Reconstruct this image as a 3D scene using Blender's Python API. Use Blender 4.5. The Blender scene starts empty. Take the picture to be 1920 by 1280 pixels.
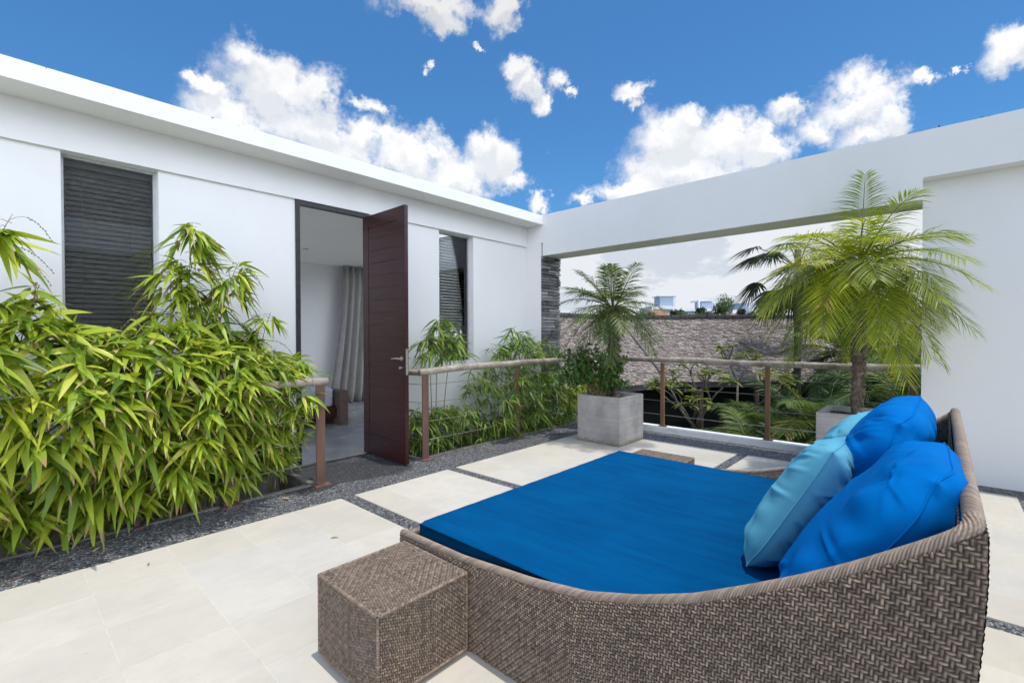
import bpy, math, random
import numpy as np
from mathutils import Vector, Matrix
rng = np.random.default_rng(7)
random.seed(7)
SC = bpy.context.scene
COL = SC.collection
# ------------------------------------------------------------------ camera
cam_d = bpy.data.cameras.new("camera")
cam = bpy.data.objects.new("camera", cam_d)
COL.objects.link(cam)
SC.camera = cam
cam_d.sensor_fit = 'HORIZONTAL'
cam_d.sensor_width = 36.0
cam_d.lens = 886.136 / 1920 * 36
cam_d.clip_start = 0.05
cam_d.clip_end = 6000
CR = Vector((0.672722, -0.739891, -0.002399))
CU = Vector((0.01074, 0.006523, 0.999921))
CB = Vector((-0.739817, -0.672695, 0.012335))
cam.matrix_world = Matrix(((CR.x, CU.x, CB.x, 0), (CR.y, CU.y, CB.y, 0), (CR.z, CU.z, CB.z, 1.4), (0, 0, 0, 1)))
# ------------------------------------------------------------------ light
SUN = Vector((0.045, -0.085, 1.0)).normalized()
sun_d = bpy.data.lights.new("sun", 'SUN')
sun_d.energy = 2.7
sun_d.angle = math.radians(0.5)
sun_d.color = (1.0, 0.955, 0.88)
sun = bpy.data.objects.new("sun", sun_d)
COL.objects.link(sun)
sun.rotation_euler = SUN.to_track_quat('Z', 'Y').to_euler()
sun.location = (0, 0, 30)
VS = SC.view_settings
VS.view_transform = 'Standard'
VS.look = 'None'
VS.exposure = 0.12
VS.gamma = 1.0
VS.use_curve_mapping = False
SKY_STRENGTH = 0.12

# cumulus clouds of the sky: azimuth, elevation, half width, half height (radians)
CLOUDS = [(1.306, 0.407, 0.033, 0.022), (1.239, 0.457, 0.042, 0.029), (1.195, 0.433, 0.094, 0.044), (1.121, 0.429, 0.061, 0.046), (1.274, 0.373, 0.065, 0.033), (1.131, 0.38, 0.11, 0.039), (1.031, 0.369, 0.063, 0.037), (0.947, 0.347, 0.098, 0.043), (0.86, 0.312, 0.084, 0.04), (1.072, 0.337, 0.125, 0.046), (1.031, 0.428, 0.04, 0.019), (1.329, 0.413, 0.014, 0.011), (0.771, 0.354, 0.065, 0.046), (0.799, 0.381, 0.031, 0.036), (0.731, 0.314, 0.043, 0.028), (0.675, 0.267, 0.025, 0.019), (0.892, 0.593, 0.094, 0.021), (0.87, 0.573, 0.05, 0.021), (0.759, 0.594, 0.036, 0.026), (0.798, 0.544, 0.013, 0.006), (0.731, 0.518, 0.028, 0.018), (0.709, 0.488, 0.031, 0.026), (0.675, 0.452, 0.022, 0.022), (0.642, 0.491, 0.022, 0.021), (0.614, 0.463, 0.013, 0.012), (0.49, 0.461, 0.033, 0.015), (0.484, 0.44, 0.012, 0.01), (0.903, 0.511, 0.01, 0.01), (0.387, 0.413, 0.029, 0.024), (0.417, 0.372, 0.069, 0.052), (0.324, 0.355, 0.066, 0.042), (0.252, 0.337, 0.043, 0.03), (0.372, 0.308, 0.13, 0.047), (0.495, 0.277, 0.088, 0.028), (0.57, 0.269, 0.043, 0.014), (0.209, 0.393, 0.03, 0.026), (0.107, 0.373, 0.066, 0.044), (0.054, 0.35, 0.036, 0.041), (0.16, 0.356, 0.038, 0.026), (0.085, 0.329, 0.058, 0.03), (0.024, 0.393, 0.016, 0.013), (-0.069, 0.396, 0.029, 0.032), (-0.082, 0.409, 0.02, 0.02), (-0.015, 0.387, 0.008, 0.006),
          (1.9, 0.75, 0.25, 0.1)]


class NT:
    """small helper round a node tree"""
    def __init__(s, nt):
        s.nt = nt

    def n(s, typ, ins=None, **kw):
        nd = s.nt.nodes.new(typ)
        for k, v in kw.items():
            setattr(nd, k, v)
        for k, v in (ins or {}).items():
            sock = nd.inputs[k]
            if hasattr(v, 'links') or isinstance(v, bpy.types.NodeSocket):
                s.nt.links.new(v, sock)
            else:
                sock.default_value = v
        return nd

    def m(s, op, a, b=None, c=None, clamp=False):
        ins = {0: a}
        if b is not None:
            ins[1] = b
        if c is not None:
            ins[2] = c
        return s.n('ShaderNodeMath', ins, operation=op, use_clamp=clamp).outputs[0]

    def mix(s, f, a, b, blend='MIX'):
        nd = s.nt.nodes.new('ShaderNodeMix')
        nd.data_type = 'RGBA'
        nd.blend_type = blend
        for idx, v in ((0, f), (6, a), (7, b)):
            if isinstance(v, bpy.types.NodeSocket):
                s.nt.links.new(v, nd.inputs[idx])
            else:
                nd.inputs[idx].default_value = v if idx == 0 else ((*v, 1) if len(v) == 3 else v)
        return nd.outputs[2]

    def ramp(s, f, stops, interp='LINEAR'):
        nd = s.nt.nodes.new('ShaderNodeValToRGB')
        nd.color_ramp.interpolation = interp
        el = nd.color_ramp.elements
        while len(el) < len(stops):
            el.new(0.5)
        for e, (p, c) in zip(el, stops):
            e.position = p
            e.color = (*c, 1) if len(c) == 3 else c
        s.nt.links.new(f, nd.inputs[0])
        return nd.outputs[0]

    def mapr(s, v, a, b, c, d, smooth=False):
        nd = s.n('ShaderNodeMapRange', {0: v, 1: a, 2: b, 3: c, 4: d})
        nd.interpolation_type = 'SMOOTHSTEP' if smooth else 'LINEAR'
        return nd.outputs[0]

    def noise(s, vec, scale, detail=4, rough=.55, dist=0, out=0):
        return s.n('ShaderNodeTexNoise', {'Vector': vec, 'Scale': scale, 'Detail': detail, 'Roughness': rough, 'Distortion': dist}).outputs[out]


def build_world():
    w = bpy.data.worlds.new("World")
    SC.world = w
    w.use_nodes = True
    T = NT(w.node_tree)
    w.node_tree.nodes.clear()
    sky = T.n('ShaderNodeTexSky', sky_type='NISHITA', sun_disc=False)
    sky.sun_elevation = math.asin(SUN.z)
    sky.sun_rotation = math.atan2(SUN.x, SUN.y)
    sky.air_density = 1.0
    sky.dust_density = 0.3
    sky.ozone_density = 2.2
    blue = T.mix(1.0, sky.outputs[0], (0.43, 0.84, 1.11), 'MULTIPLY')
    d = T.n('ShaderNodeTexCoord').outputs['Generated']
    sep = T.n('ShaderNodeSeparateXYZ', {0: d})
    az = T.m('ARCTAN2', sep.outputs[1], sep.outputs[0])
    el = T.m('ARCSINE', sep.outputs[2])
    # ragged edges: wobble the direction before looking the clouds up
    wob = T.noise(d, 11.0, 9, .68, out=1)
    wob2 = T.n('ShaderNodeVectorMath', {0: wob, 1: (.5, .5, .5)}, operation='SUBTRACT').outputs[0]
    wob3 = T.n('ShaderNodeVectorMath', {0: wob2, 3: 0.13}, operation='SCALE').outputs[0]

    def density(del_el, fine):
        e2 = T.m('ADD', el, del_el)
        ae = T.n('ShaderNodeCombineXYZ', {0: az, 1: e2}).outputs[0]
        ae = T.n('ShaderNodeVectorMath', {0: ae, 1: wob3}, operation='ADD').outputs[0]
        ae = T.n('ShaderNodeVectorMath', {0: ae, 1: (1, 1, 0)}, operation='MULTIPLY').outputs[0]
        cur = None
        for (a, e, ra, re) in CLOUDS:
            ra, re = ra * 1.03, re * 1.03
            v = T.n('ShaderNodeVectorMath', {0: ae, 1: (1 / ra, 1 / re, 0), 2: (-a / ra, -e / re, 0)}, operation='MULTIPLY_ADD').outputs[0]
            l = T.n('ShaderNodeVectorMath', {0: v}, operation='LENGTH').outputs['Value']
            cur = l if cur is None else T.n('ShaderNodeMath', {0: cur, 1: l, 2: .35}, operation='SMOOTH_MIN').outputs[0]
        D = T.m('SUBTRACT', 1.0, cur)
        nz = T.noise(d, 11.0, fine, .62)
        nz = T.m('MULTIPLY_ADD', nz, 2.6, -1.36)
        nz = T.m('ADD', nz, T.m('MULTIPLY_ADD', T.noise(d, 38.0, fine, .6), .9, -.45))
        low = T.mapr(el, .27, .17, -1.0, .95, True)       # cloud bank near the horizon
        lown = T.noise(T.n('ShaderNodeVectorMath', {0: d, 1: (1, 1, 3.0)}, operation='MULTIPLY').outputs[0], 5.0, 5, .55)
        low = T.m('ADD', low, T.m('MULTIPLY_ADD', lown, 1.2, -.55))
        # unseen bright clouds added overhead and behind the terrace to light shaded walls
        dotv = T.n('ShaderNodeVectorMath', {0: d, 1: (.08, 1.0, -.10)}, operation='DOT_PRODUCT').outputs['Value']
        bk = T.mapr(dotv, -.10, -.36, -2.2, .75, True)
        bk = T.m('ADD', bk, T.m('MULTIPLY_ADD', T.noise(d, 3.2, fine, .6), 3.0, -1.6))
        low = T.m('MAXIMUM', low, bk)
        return T.m('MAXIMUM', T.m('ADD', T.m('MAXIMUM', D, -1.2), nz), low), low

    den, low = density(0.0, 8)
    den_up, _ = density(0.022, 3)
    alpha = T.mapr(den, -.40, .52, 0, 1, True)
    shade = T.mapr(T.m('SUBTRACT', den_up, T.m('MULTIPLY', den, .55)), -.35, .55, 0, 1, True)
    bank = T.noise(T.n('ShaderNodeVectorMath', {0: d, 1: (1, 1, 2.6)}, operation='MULTIPLY').outputs[0], 6.0, 6, .6)
    bankm = T.mapr(el, .3, .2, 0, 1, True)
    shade2 = T.m('MAXIMUM', T.m('MULTIPLY', shade, .62), T.m('MULTIPLY', bankm, T.mapr(bank, .44, .60, 0, 1.0, True)))
    back = T.mapr(T.n('ShaderNodeVectorMath', {0: d, 1: (.08, 1.0, -.10)}, operation='DOT_PRODUCT').outputs['Value'], -.1, -.5, 1.0, 3.3, True)  # extra brightness of the added clouds behind the terrace
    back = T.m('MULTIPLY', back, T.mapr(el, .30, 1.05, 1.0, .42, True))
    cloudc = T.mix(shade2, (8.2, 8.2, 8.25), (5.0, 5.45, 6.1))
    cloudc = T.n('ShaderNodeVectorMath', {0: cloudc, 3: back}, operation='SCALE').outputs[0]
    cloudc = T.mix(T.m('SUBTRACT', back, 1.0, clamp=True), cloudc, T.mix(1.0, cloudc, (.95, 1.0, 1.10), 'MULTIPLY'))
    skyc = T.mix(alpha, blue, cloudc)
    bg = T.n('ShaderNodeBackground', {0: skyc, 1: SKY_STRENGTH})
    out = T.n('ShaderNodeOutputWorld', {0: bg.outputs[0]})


build_world()
SC.cycles.max_bounces = 12
SC.cycles.diffuse_bounces = 8
SC.cycles.transparent_max_bounces = 12
SC.cycles.sample_clamp_indirect = 6.0

# ------------------------------------------------------------------ scene helpers
OFF = {}


def tag(o, label=None, cat=None, group=None, kind=None):
    if label:
        o['label'] = label
    if cat:
        o['category'] = cat
    if group:
        o['group'] = group
    if kind:
        o['kind'] = kind
    return o


def thing(name, loc, label, cat, group=None):
    o = bpy.data.objects.new(name, None)
    o.empty_display_size = .1
    COL.objects.link(o)
    o.location = loc
    OFF[o] = np.array(loc, float)
    return tag(o, label, cat, group)


def mesh(name, V, F, mat, parent=None, smooth=False, attrs=None, loc=None):
    V = np.asarray(V, float).reshape(-1, 3)
    off = OFF[parent] if parent is not None else (np.array(loc, float) if loc is not None else np.zeros(3))
    me = bpy.data.meshes.new(name)
    V = V - off
    if isinstance(F, np.ndarray):
        k = F.shape[1]
        nf = len(F)
        me.vertices.add(len(V))
        me.vertices.foreach_set('co', V.astype(np.float32).ravel())
        me.loops.add(nf * k)
        me.loops.foreach_set('vertex_index', F.astype(np.int32).ravel())
        me.polygons.add(nf)
        me.polygons.foreach_set('loop_start', np.arange(0, nf * k, k, dtype=np.int32))
        me.update(calc_edges=True)
    else:
        me.from_pydata(V.tolist(), [], F)
        me.update()
    for an, av in (attrs or {}).items():
        a = me.attributes.new(an, 'FLOAT', 'POINT')
        a.data.foreach_set('value', np.asarray(av, np.float32).ravel())
    if smooth:
        me.polygons.foreach_set('use_smooth', np.ones(len(me.polygons), bool))
    if mat:
        me.materials.append(mat)
    o = bpy.data.objects.new(name, me)
    COL.objects.link(o)
    if parent is not None:
        o.parent = parent
        OFF[o] = off
    elif loc is not None:
        o.location = loc
        OFF[o] = off
    else:
        OFF[o] = off
    return o


class MB:
    def __init__(s):
        s.V, s.F, s.n, s.A = [], [], 0, []

    def add(s, V, F, a=0.0):
        V = np.asarray(V, float).reshape(-1, 3)
        s.V.append(V)
        s.F += [tuple(int(i) + s.n for i in f) for f in F]
        s.A.append(np.full(len(V), a))
        s.n += len(V)
        return s

    def box(s, x0, x1, y0, y1, z0, z1, a=0.0):
        V = [(x, y, z) for x in (x0, x1) for y in (y0, y1) for z in (z0, z1)]
        return s.add(V, [(0, 1, 3, 2), (4, 6, 7, 5), (0, 4, 5, 1), (2, 3, 7, 6), (0, 2, 6, 4), (1, 5, 7, 3)], a)

    def obox(s, c, ax, ay, az, h, a=0.0):
        c = np.array(c, float)
        V = [c + np.array(ax) * h[0] * i + np.array(ay) * h[1] * j + np.array(az) * h[2] * k for i in (-1, 1) for j in (-1, 1) for k in (-1, 1)]
        return s.add(V, [(0, 1, 3, 2), (4, 6, 7, 5), (0, 4, 5, 1), (2, 3, 7, 6), (0, 2, 6, 4), (1, 5, 7, 3)], a)

    def tube(s, P, r, seg=8, caps=True, a=0.0):
        P = np.asarray(P, float)
        n = len(P)
        r = np.full(n, r) if np.isscalar(r) else np.asarray(r, float)
        T = np.gradient(P, axis=0)
        T /= np.linalg.norm(T, axis=1)[:, None] + 1e-12
        ref = np.array([0, 0, 1.0]) if abs(T[0][2]) < .9 else np.array([1.0, 0, 0])
        V = []
        for i in range(n):
            u = np.cross(T[i], ref)
            u /= np.linalg.norm(u) + 1e-12
            v = np.cross(T[i], u)
            ref = np.cross(u, T[i])
            for k in range(seg):
                t = 2 * math.pi * k / seg
                V.append(P[i] + r[i] * (math.cos(t) * u + math.sin(t) * v))
        F = []
        for i in range(n - 1):
            for k in range(seg):
                k2 = (k + 1) % seg
                F.append((i * seg + k, i * seg + k2, (i + 1) * seg + k2, (i + 1) * seg + k))
        if caps:
            F.append(tuple(range(seg - 1, -1, -1)))
            F.append(tuple((n - 1) * seg + k for k in range(seg)))
        return s.add(V, F, a)

    def build(s, name, mat, parent=None, smooth=False, bevel=0, loc=None, seg=2):
        o = mesh(name, np.concatenate(s.V), s.F, mat, parent, smooth, {'rnd': np.concatenate(s.A)}, loc)
        if bevel:
            b = o.modifiers.new('bevel', 'BEVEL')
            b.width = bevel
            b.segments = seg
            b.limit_method = 'ANGLE'
        return o


def grid_faces(nu, nv):
    i, j = np.meshgrid(np.arange(nu - 1), np.arange(nv - 1), indexing='ij')
    a = (i * nv + j).ravel()
    return np.stack([a, a + nv, a + nv + 1, a + 1], 1)


def unit(v):
    v = np.asarray(v, float)
    return v / (np.linalg.norm(v, axis=-1, keepdims=True) + 1e-12)


def leaf_arrays(P, D, Nr, L, W, droop, n=5, fold=.3, flat=False, shape=.72):
    """many leaves at once: vertices, faces, per-vertex t (along) and owner index"""
    P = np.asarray(P, float)
    N = len(P)
    D = unit(D)
    S = unit(np.cross(D, Nr))
    U = np.cross(S, D)
    t = np.linspace(0, 1, n + 1)
    w = np.sin(np.pi * np.clip(t, 0, 1) ** shape) ** .85
    w[0] = .12
    w[-1] = .02
    L = np.broadcast_to(np.asarray(L, float), (N,))
    W = np.broadcast_to(np.asarray(W, float), (N,))
    droop = np.broadcast_to(np.asarray(droop, float), (N,))
    C = P[:, None] + (L[:, None] * t)[..., None] * D[:, None]
    C[..., 2] -= (droop * L)[:, None] * t ** 2
    hw = .5 * W[:, None] * w
    a = C + hw[..., None] * S[:, None] + (fold * hw)[..., None] * U[:, None]
    b = C - hw[..., None] * S[:, None] + (fold * hw)[..., None] * U[:, None]
    cols = [a, b] if flat else [a, C, b]
    k = len(cols)
    V = np.stack(cols, 2).reshape(-1, 3)
    base = np.arange(N)[:, None, None] * ((n + 1) * k)
    i = np.arange(n)[None, :, None] * k
    j = np.arange(k - 1)[None, None, :]
    q = (base + i + j).ravel()
    F = np.stack([q, q + 1, q + 1 + k, q + k], 1)
    tt = np.broadcast_to(t[None, :, None], (N, n + 1, k)).ravel()
    own = np.repeat(np.arange(N), (n + 1) * k)
    return V, F, tt, own


# ------------------------------------------------------------------ materials
def mat_base(name):
    m = bpy.data.materials.new(name)
    m.use_nodes = True
    m.node_tree.nodes.clear()
    T = NT(m.node_tree)
    bs = T.n('ShaderNodeBsdfPrincipled')
    T.n('ShaderNodeOutputMaterial', {0: bs.outputs[0]})
    return m, T, bs


def setc(T, bs, sock, v):
    if isinstance(v, bpy.types.NodeSocket):
        T.nt.links.new(v, bs.inputs[sock])
    else:
        bs.inputs[sock].default_value = (*v, 1) if isinstance(v, tuple) and len(v) == 3 else v


def bump(T, bs, h, strength, dist):
    b = T.n('ShaderNodeBump', {'Strength': strength, 'Distance': dist, 'Height': h})
    T.nt.links.new(b.outputs[0], bs.inputs['Normal'])


def opos(T):
    return T.n('ShaderNodeNewGeometry').outputs['Position']


def mat_noise(name, c1, c2, scale=4, rough=.7, bscale=60, bstr=.15, bdist=.004, stretch=(1, 1, 1), detail=5, spec=.4, lo=.35, hi=.65):
    m, T, bs = mat_base(name)
    p = T.n('ShaderNodeVectorMath', {0: opos(T), 1: stretch}, operation='MULTIPLY').outputs[0]
    f = T.mapr(T.noise(p, scale, detail, .6), lo, hi, 0, 1)
    setc(T, bs, 'Base Color', T.mix(f, c1, c2))
    bs.inputs['Roughness'].default_value = rough
    bs.inputs['Specular IOR Level'].default_value = spec
    if bstr:
        bump(T, bs, T.noise(p, bscale, 4, .6), bstr, bdist)
    return m


def mat_leaf(name, stops, rough=.42, trans=.35, tip=None, spec=.35, tint=(1.0, 1.0, .45)):
    m, T, bs = mat_base(name)
    r = T.n('ShaderNodeAttribute', attribute_name='rnd').outputs['Fac']
    t = T.n('ShaderNodeAttribute', attribute_name='tt').outputs['Fac']
    c = T.ramp(r, stops)
    if tip:
        thr = T.mapr(T.m('FRACT', T.m('MULTIPLY', r, 37.0)), 0, 1, .70, 1.25)
        c = T.mix(T.mapr(T.m('SUBTRACT', t, thr), 0, .08, 0, 1), c, tip)
    nz = T.noise(opos(T), 25, 3, .6)
    c = T.mix(T.mapr(nz, .3, .7, 0, .35), c, T.mix(1.0, c, (1.35, 1.2, .9), 'MULTIPLY'))
    setc(T, bs, 'Base Color', c)
    bs.inputs['Roughness'].default_value = rough
    bs.inputs['Specular IOR Level'].default_value = spec
    tr = T.n('ShaderNodeBsdfTranslucent', {0: T.mix(1.0, c, (1.25 * tint[0], 1.25 * tint[1], tint[2]), 'MULTIPLY')})
    mx = T.n('ShaderNodeMixShader', {0: trans, 1: bs.outputs[0], 2: tr.outputs[0]})
    out = [n for n in m.node_tree.nodes if n.type == 'OUTPUT_MATERIAL'][0]
    m.node_tree.links.new(mx.outputs[0], out.inputs[0])
    return m


def mat_attr(name, stops, rough=.6, spec=.4, bscale=0, bstr=.2, bdist=.003, stretch=(1, 1, 1), nmix=.0, nscale=20, ncol=(.5, .5, .5)):
    m, T, bs = mat_base(name)
    r = T.n('ShaderNodeAttribute', attribute_name='rnd').outputs['Fac']
    c = T.ramp(r, stops)
    p = T.n('ShaderNodeVectorMath', {0: opos(T), 1: stretch}, operation='MULTIPLY').outputs[0]
    if nmix:
        c = T.mix(T.mapr(T.noise(p, nscale, 5, .6), .35, .7, 0, nmix), c, ncol)
    setc(T, bs, 'Base Color', c)
    bs.inputs['Roughness'].default_value = rough
    bs.inputs['Specular IOR Level'].default_value = spec
    if bscale:
        bump(T, bs, T.noise(p, bscale, 4, .6), bstr, bdist)
    return m


M = {}
M['plaster'] = mat_noise('white_plaster', (.82, .82, .815), (.775, .775, .765), .9, .8, 30, .16, .006, spec=.2, stretch=(1, 1, .6))
M['ceiling'] = mat_noise('ceiling_paint', (.86, .86, .85), (.84, .84, .83), 1.0, .85, 50, .03, .002, spec=.2)
M['kerb'] = mat_noise('kerb_paint', (.80, .80, .79), (.62, .62, .60), 6, .75, 50, .2, .004, lo=.5, hi=.8)
M['concrete_edge'] = mat_noise('edge_concrete', (.22, .21, .19), (.10, .10, .085), 9, .85, 60, .4, .006)
M['soil'] = mat_noise('soil', (.045, .03, .02), (.09, .065, .045), 30, .95, 70, 1.0, .02)
M['black_frame'] = mat_noise('dark_frame', (.012, .012, .014), (.03, .03, .03), 20, .45, 60, .1, .002)
M['light_frame'] = mat_noise('pale_frame', (.55, .56, .56), (.48, .49, .5), 9, .5, 60, .05, .001)
M['blind'] = mat_noise('dark_blind', (.20, .18, .18), (.25, .225, .225), 12, .4, 80, .05, .001)
M['cord'] = mat_noise('blind_cord', (.25, .2, .18), (.3, .25, .22), 20, .7, 80, .05, .001)
M['steel'] = mat_noise('brushed_steel', (.55, .53, .5), (.45, .43, .41), 30, .35, 90, .05, .001)
M['steel'].node_tree.nodes['Principled BSDF'].inputs['Metallic'].default_value = .9
M['cable'] = mat_noise('wire_cable', (.34, .32, .29), (.22, .2, .18), 40, .45, 90, .05, .001)
M['cable'].node_tree.nodes['Principled BSDF'].inputs['Metallic'].default_value = .6
M['rust'] = mat_noise('rusty_post', (.105, .064, .05), (.165, .09, .062), 7, .75, 45, .35, .003, stretch=(1, 1, .35))
M['rust2'] = mat_noise('rusty_post_pale', (.25, .135, .075), (.16, .09, .055), 7, .75, 45, .3, .003, stretch=(1, 1, .35))
M['culm'] = mat_noise('bamboo_culm', (.18, .17, .05), (.28, .21, .1), 8, .6, 40, .1, .002)
M['bead'] = mat_noise('seed_spike', (.30, .19, .14), (.16, .09, .07), 60, .8, 60, .1, .002)
M['trunk'] = mat_noise('palm_trunk', (.115, .08, .06), (.30, .25, .2), 26, .9, 45, 1.0, .012, lo=.45, hi=.75)
M['branch'] = mat_noise('grey_branch', (.14, .125, .10), (.08, .07, .055), 14, .85, 40, .5, .006)
M['fabric_white'] = mat_noise('pale_fabric', (.58, .60, .68), (.54, .56, .64), 8, .9, 150, .1, .002)
M['curtain'] = mat_noise('curtain_cloth', (.43, .415, .395), (.37, .355, .335), 6, .95, 200, .1, .002)
M['dark_wood'] = mat_noise('dark_wood', (.075, .02, .014), (.045, .014, .011), 6, .4, 50, .2, .003, stretch=(6, 1, 6))
M['rough_wood'] = mat_noise('rough_wood', (.22, .15, .12), (.12, .08, .065), 9, .8, 40, .6, .005, stretch=(1, 1, 7))
M['far_white'] = mat_noise('far_white_wall', (.78, .79, .8), (.7, .71, .72), .2, .8, 3, .02, .01)
M['far_blue'] = mat_noise('far_bluish_wall', (.33, .40, .52), (.36, .43, .54), .2, .7, 3, .02, .01)
M['far_dark'] = mat_noise('far_window_band', (.10, .13, .16), (.16, .19, .22), .4, .3, 3, .02, .01)
M['terracotta'] = mat_noise('terracotta_tiles', (.33, .15, .10), (.22, .10, .07), 3, .85, 8, .4, .05)
M['bark_far'] = mat_noise('far_bark', (.12, .09, .07), (.08, .06, .05), 3, .9, 8, .3, .02)
M['ridge'] = mat_noise('ridge_tiles', (.045, .043, .047), (.09, .085, .085), 5, .8, 25, .5, .01)
M['villa_wall'] = mat_noise('villa_wall', (.16, .15, .14), (.11, .10, .095), 1.5, .8, 20, .2, .006)
M['villa_glass'] = mat_noise('dark_glazing', (.012, .014, .015), (.022, .025, .025), 1, .15, 3, 0, .001)


def mat_roof_plaster():
    m, T, bs = mat_base('roof_plaster')
    p = opos(T)
    sep = T.n('ShaderNodeSeparateXYZ', {0: p})
    nz = T.noise(T.n('ShaderNodeVectorMath', {0: p, 1: (14, 14, 1.5)}, operation='MULTIPLY').outputs[0], 1.6, 6, .7)
    st = T.m('ADD', T.mapr(sep.outputs[2], 3.285, 3.325, -.35, .05), T.m('MULTIPLY_ADD', nz, 2.0, -1.22))
    c = T.mix(T.mapr(st, 0, .12, 0, .85), (.80, .80, .795), (.10, .10, .09))
    setc(T, bs, 'Base Color', c)
    bs.inputs['Roughness'].default_value = .8
    bs.inputs['Specular IOR Level'].default_value = .2
    bump(T, bs, T.noise(p, 45, 4, .6), .1, .004)
    return m


def mat_ground():
    m, T, bs = mat_base('garden_earth')
    p = opos(T)
    f = T.noise(p, .25, 6, .6)
    c = T.ramp(f, [(.3, (.03, .045, .015)), (.55, (.05, .075, .02)), (.75, (.10, .085, .05))])
    setc(T, bs, 'Base Color', c)
    bs.inputs['Roughness'].default_value = .95
    bump(T, bs, T.noise(p, 6, 5, .6), .6, .1)
    return m


def mat_pebble():
    m, T, bs = mat_base('pebble_wash')
    p = opos(T)
    v = T.n('ShaderNodeTexVoronoi', {'Vector': p, 'Scale': 75.0})
    edge = T.n('ShaderNodeTexVoronoi', {'Vector': p, 'Scale': 75.0}, feature='DISTANCE_TO_EDGE').outputs['Distance']
    rnd = T.n('ShaderNodeSeparateColor', {0: v.outputs['Color']}).outputs[0]
    c = T.ramp(rnd, [(0, (.045, .047, .052)), (.45, (.155, .16, .172)), (.8, (.285, .295, .31)), (1, (.5, .5, .51))])
    c = T.mix(T.mapr(edge, .0, .12, 1, 0), c, (.02, .021, .024))
    # darker patches with an uneven outline near the bed and the doorway
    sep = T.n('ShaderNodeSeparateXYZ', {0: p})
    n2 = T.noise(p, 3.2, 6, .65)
    dark_y = T.m('ADD', T.mapr(sep.outputs[1], 4.02, 4.42, -.9, .75), T.m('MULTIPLY_ADD', n2, 3.0, -1.5))
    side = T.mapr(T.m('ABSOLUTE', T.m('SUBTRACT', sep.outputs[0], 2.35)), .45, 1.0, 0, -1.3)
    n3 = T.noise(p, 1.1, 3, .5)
    st = T.m('ADD', T.m('ADD', dark_y, side), T.mapr(n3, .4, .65, -.3, .9))
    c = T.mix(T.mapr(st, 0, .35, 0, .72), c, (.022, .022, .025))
    setc(T, bs, 'Base Color', c)
    bs.inputs['Roughness'].default_value = .6
    bs.inputs['Specular IOR Level'].default_value = .35
    bump(T, bs, T.mapr(edge, 0, .3, 0, 1), .9, .008)
    return m


def mat_stone():
    m, T, bs = mat_base('limestone_slabs')
    p = opos(T)
    sep = T.n('ShaderNodeSeparateXYZ', {0: p})
    sx, sy = .4095, .4257
    u = T.m('DIVIDE', T.m('SUBTRACT', sep.outputs[0], .349), sx)
    v = T.m('DIVIDE', T.m('SUBTRACT', sep.outputs[1], 3.80), sy)
    iu, iv = T.m('FLOOR', u), T.m('FLOOR', v)
    fu, fv = T.m('FRACT', u), T.m('FRACT', v)
    du = T.m('MULTIPLY', T.m('MINIMUM', fu, T.m('SUBTRACT', 1, fu)), sx)
    dv = T.m('MULTIPLY', T.m('MINIMUM', fv, T.m('SUBTRACT', 1, fv)), sy)
    dj = T.m('MINIMUM', du, dv)
    cell = T.n('ShaderNodeCombineXYZ', {0: iu, 1: iv}).outputs[0]
    wn = T.n('ShaderNodeTexWhiteNoise', {0: cell}, noise_dimensions='3D')
    pv = T.n('ShaderNodeVectorMath', {0: p, 1: wn.outputs['Color']}, operation='ADD').outputs[0]
    f = T.noise(pv, 3.5, 6, .62, .6)
    vein = T.noise(T.n('ShaderNodeVectorMath', {0: pv, 1: (1.2, 5.0, 1)}, operation='MULTIPLY').outputs[0], 4.0, 5, .6, 1.2)
    c = T.ramp(T.mapr(wn.outputs['Value'], 0, 1, 0, 1), [(0, (0.528, 0.497, 0.444)), (.35, (0.572, 0.537, 0.48)), (.7, (0.576, 0.55, 0.51)), (1, (0.528, 0.515, 0.493))])
    c = T.mix(T.mapr(f, .4, .72, 0, .5), c, (.455, .44, .415))
    c = T.mix(T.mapr(vein, .5, .72, 0, .42), c, (.49, .445, .375))
    c = T.mix(T.mapr(T.noise(p, .9, 6, .7), .48, .70, 0, .5), c, (.40, .39, .37))
    jn = T.noise(p, 14, 3, .6)
    c = T.mix(T.mapr(dj, .0014, .0040, .45, 0), c, T.mix(T.mapr(jn, .45, .75, 0, 1), (.64, .62, .575), (.40, .43, .4)))
    speck = T.noise(p, 38, 2, .5)
    c = T.mix(T.mapr(speck, .73, .78, 0, .45), c, (.3, .27, .22))
    c = T.mix(1.0, c, (.995, .975, .935), 'MULTIPLY')
    setc(T, bs, 'Base Color', c)
    bs.inputs['Roughness'].default_value = .62
    bs.inputs['Specular IOR Level'].default_value = .35
    h = T.m('ADD', T.mapr(dj, 0, .005, 0, 1), T.m('MULTIPLY', T.noise(p, 60, 4, .6), .5))
    bump(T, bs, h, .25, .003)
    return m


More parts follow.
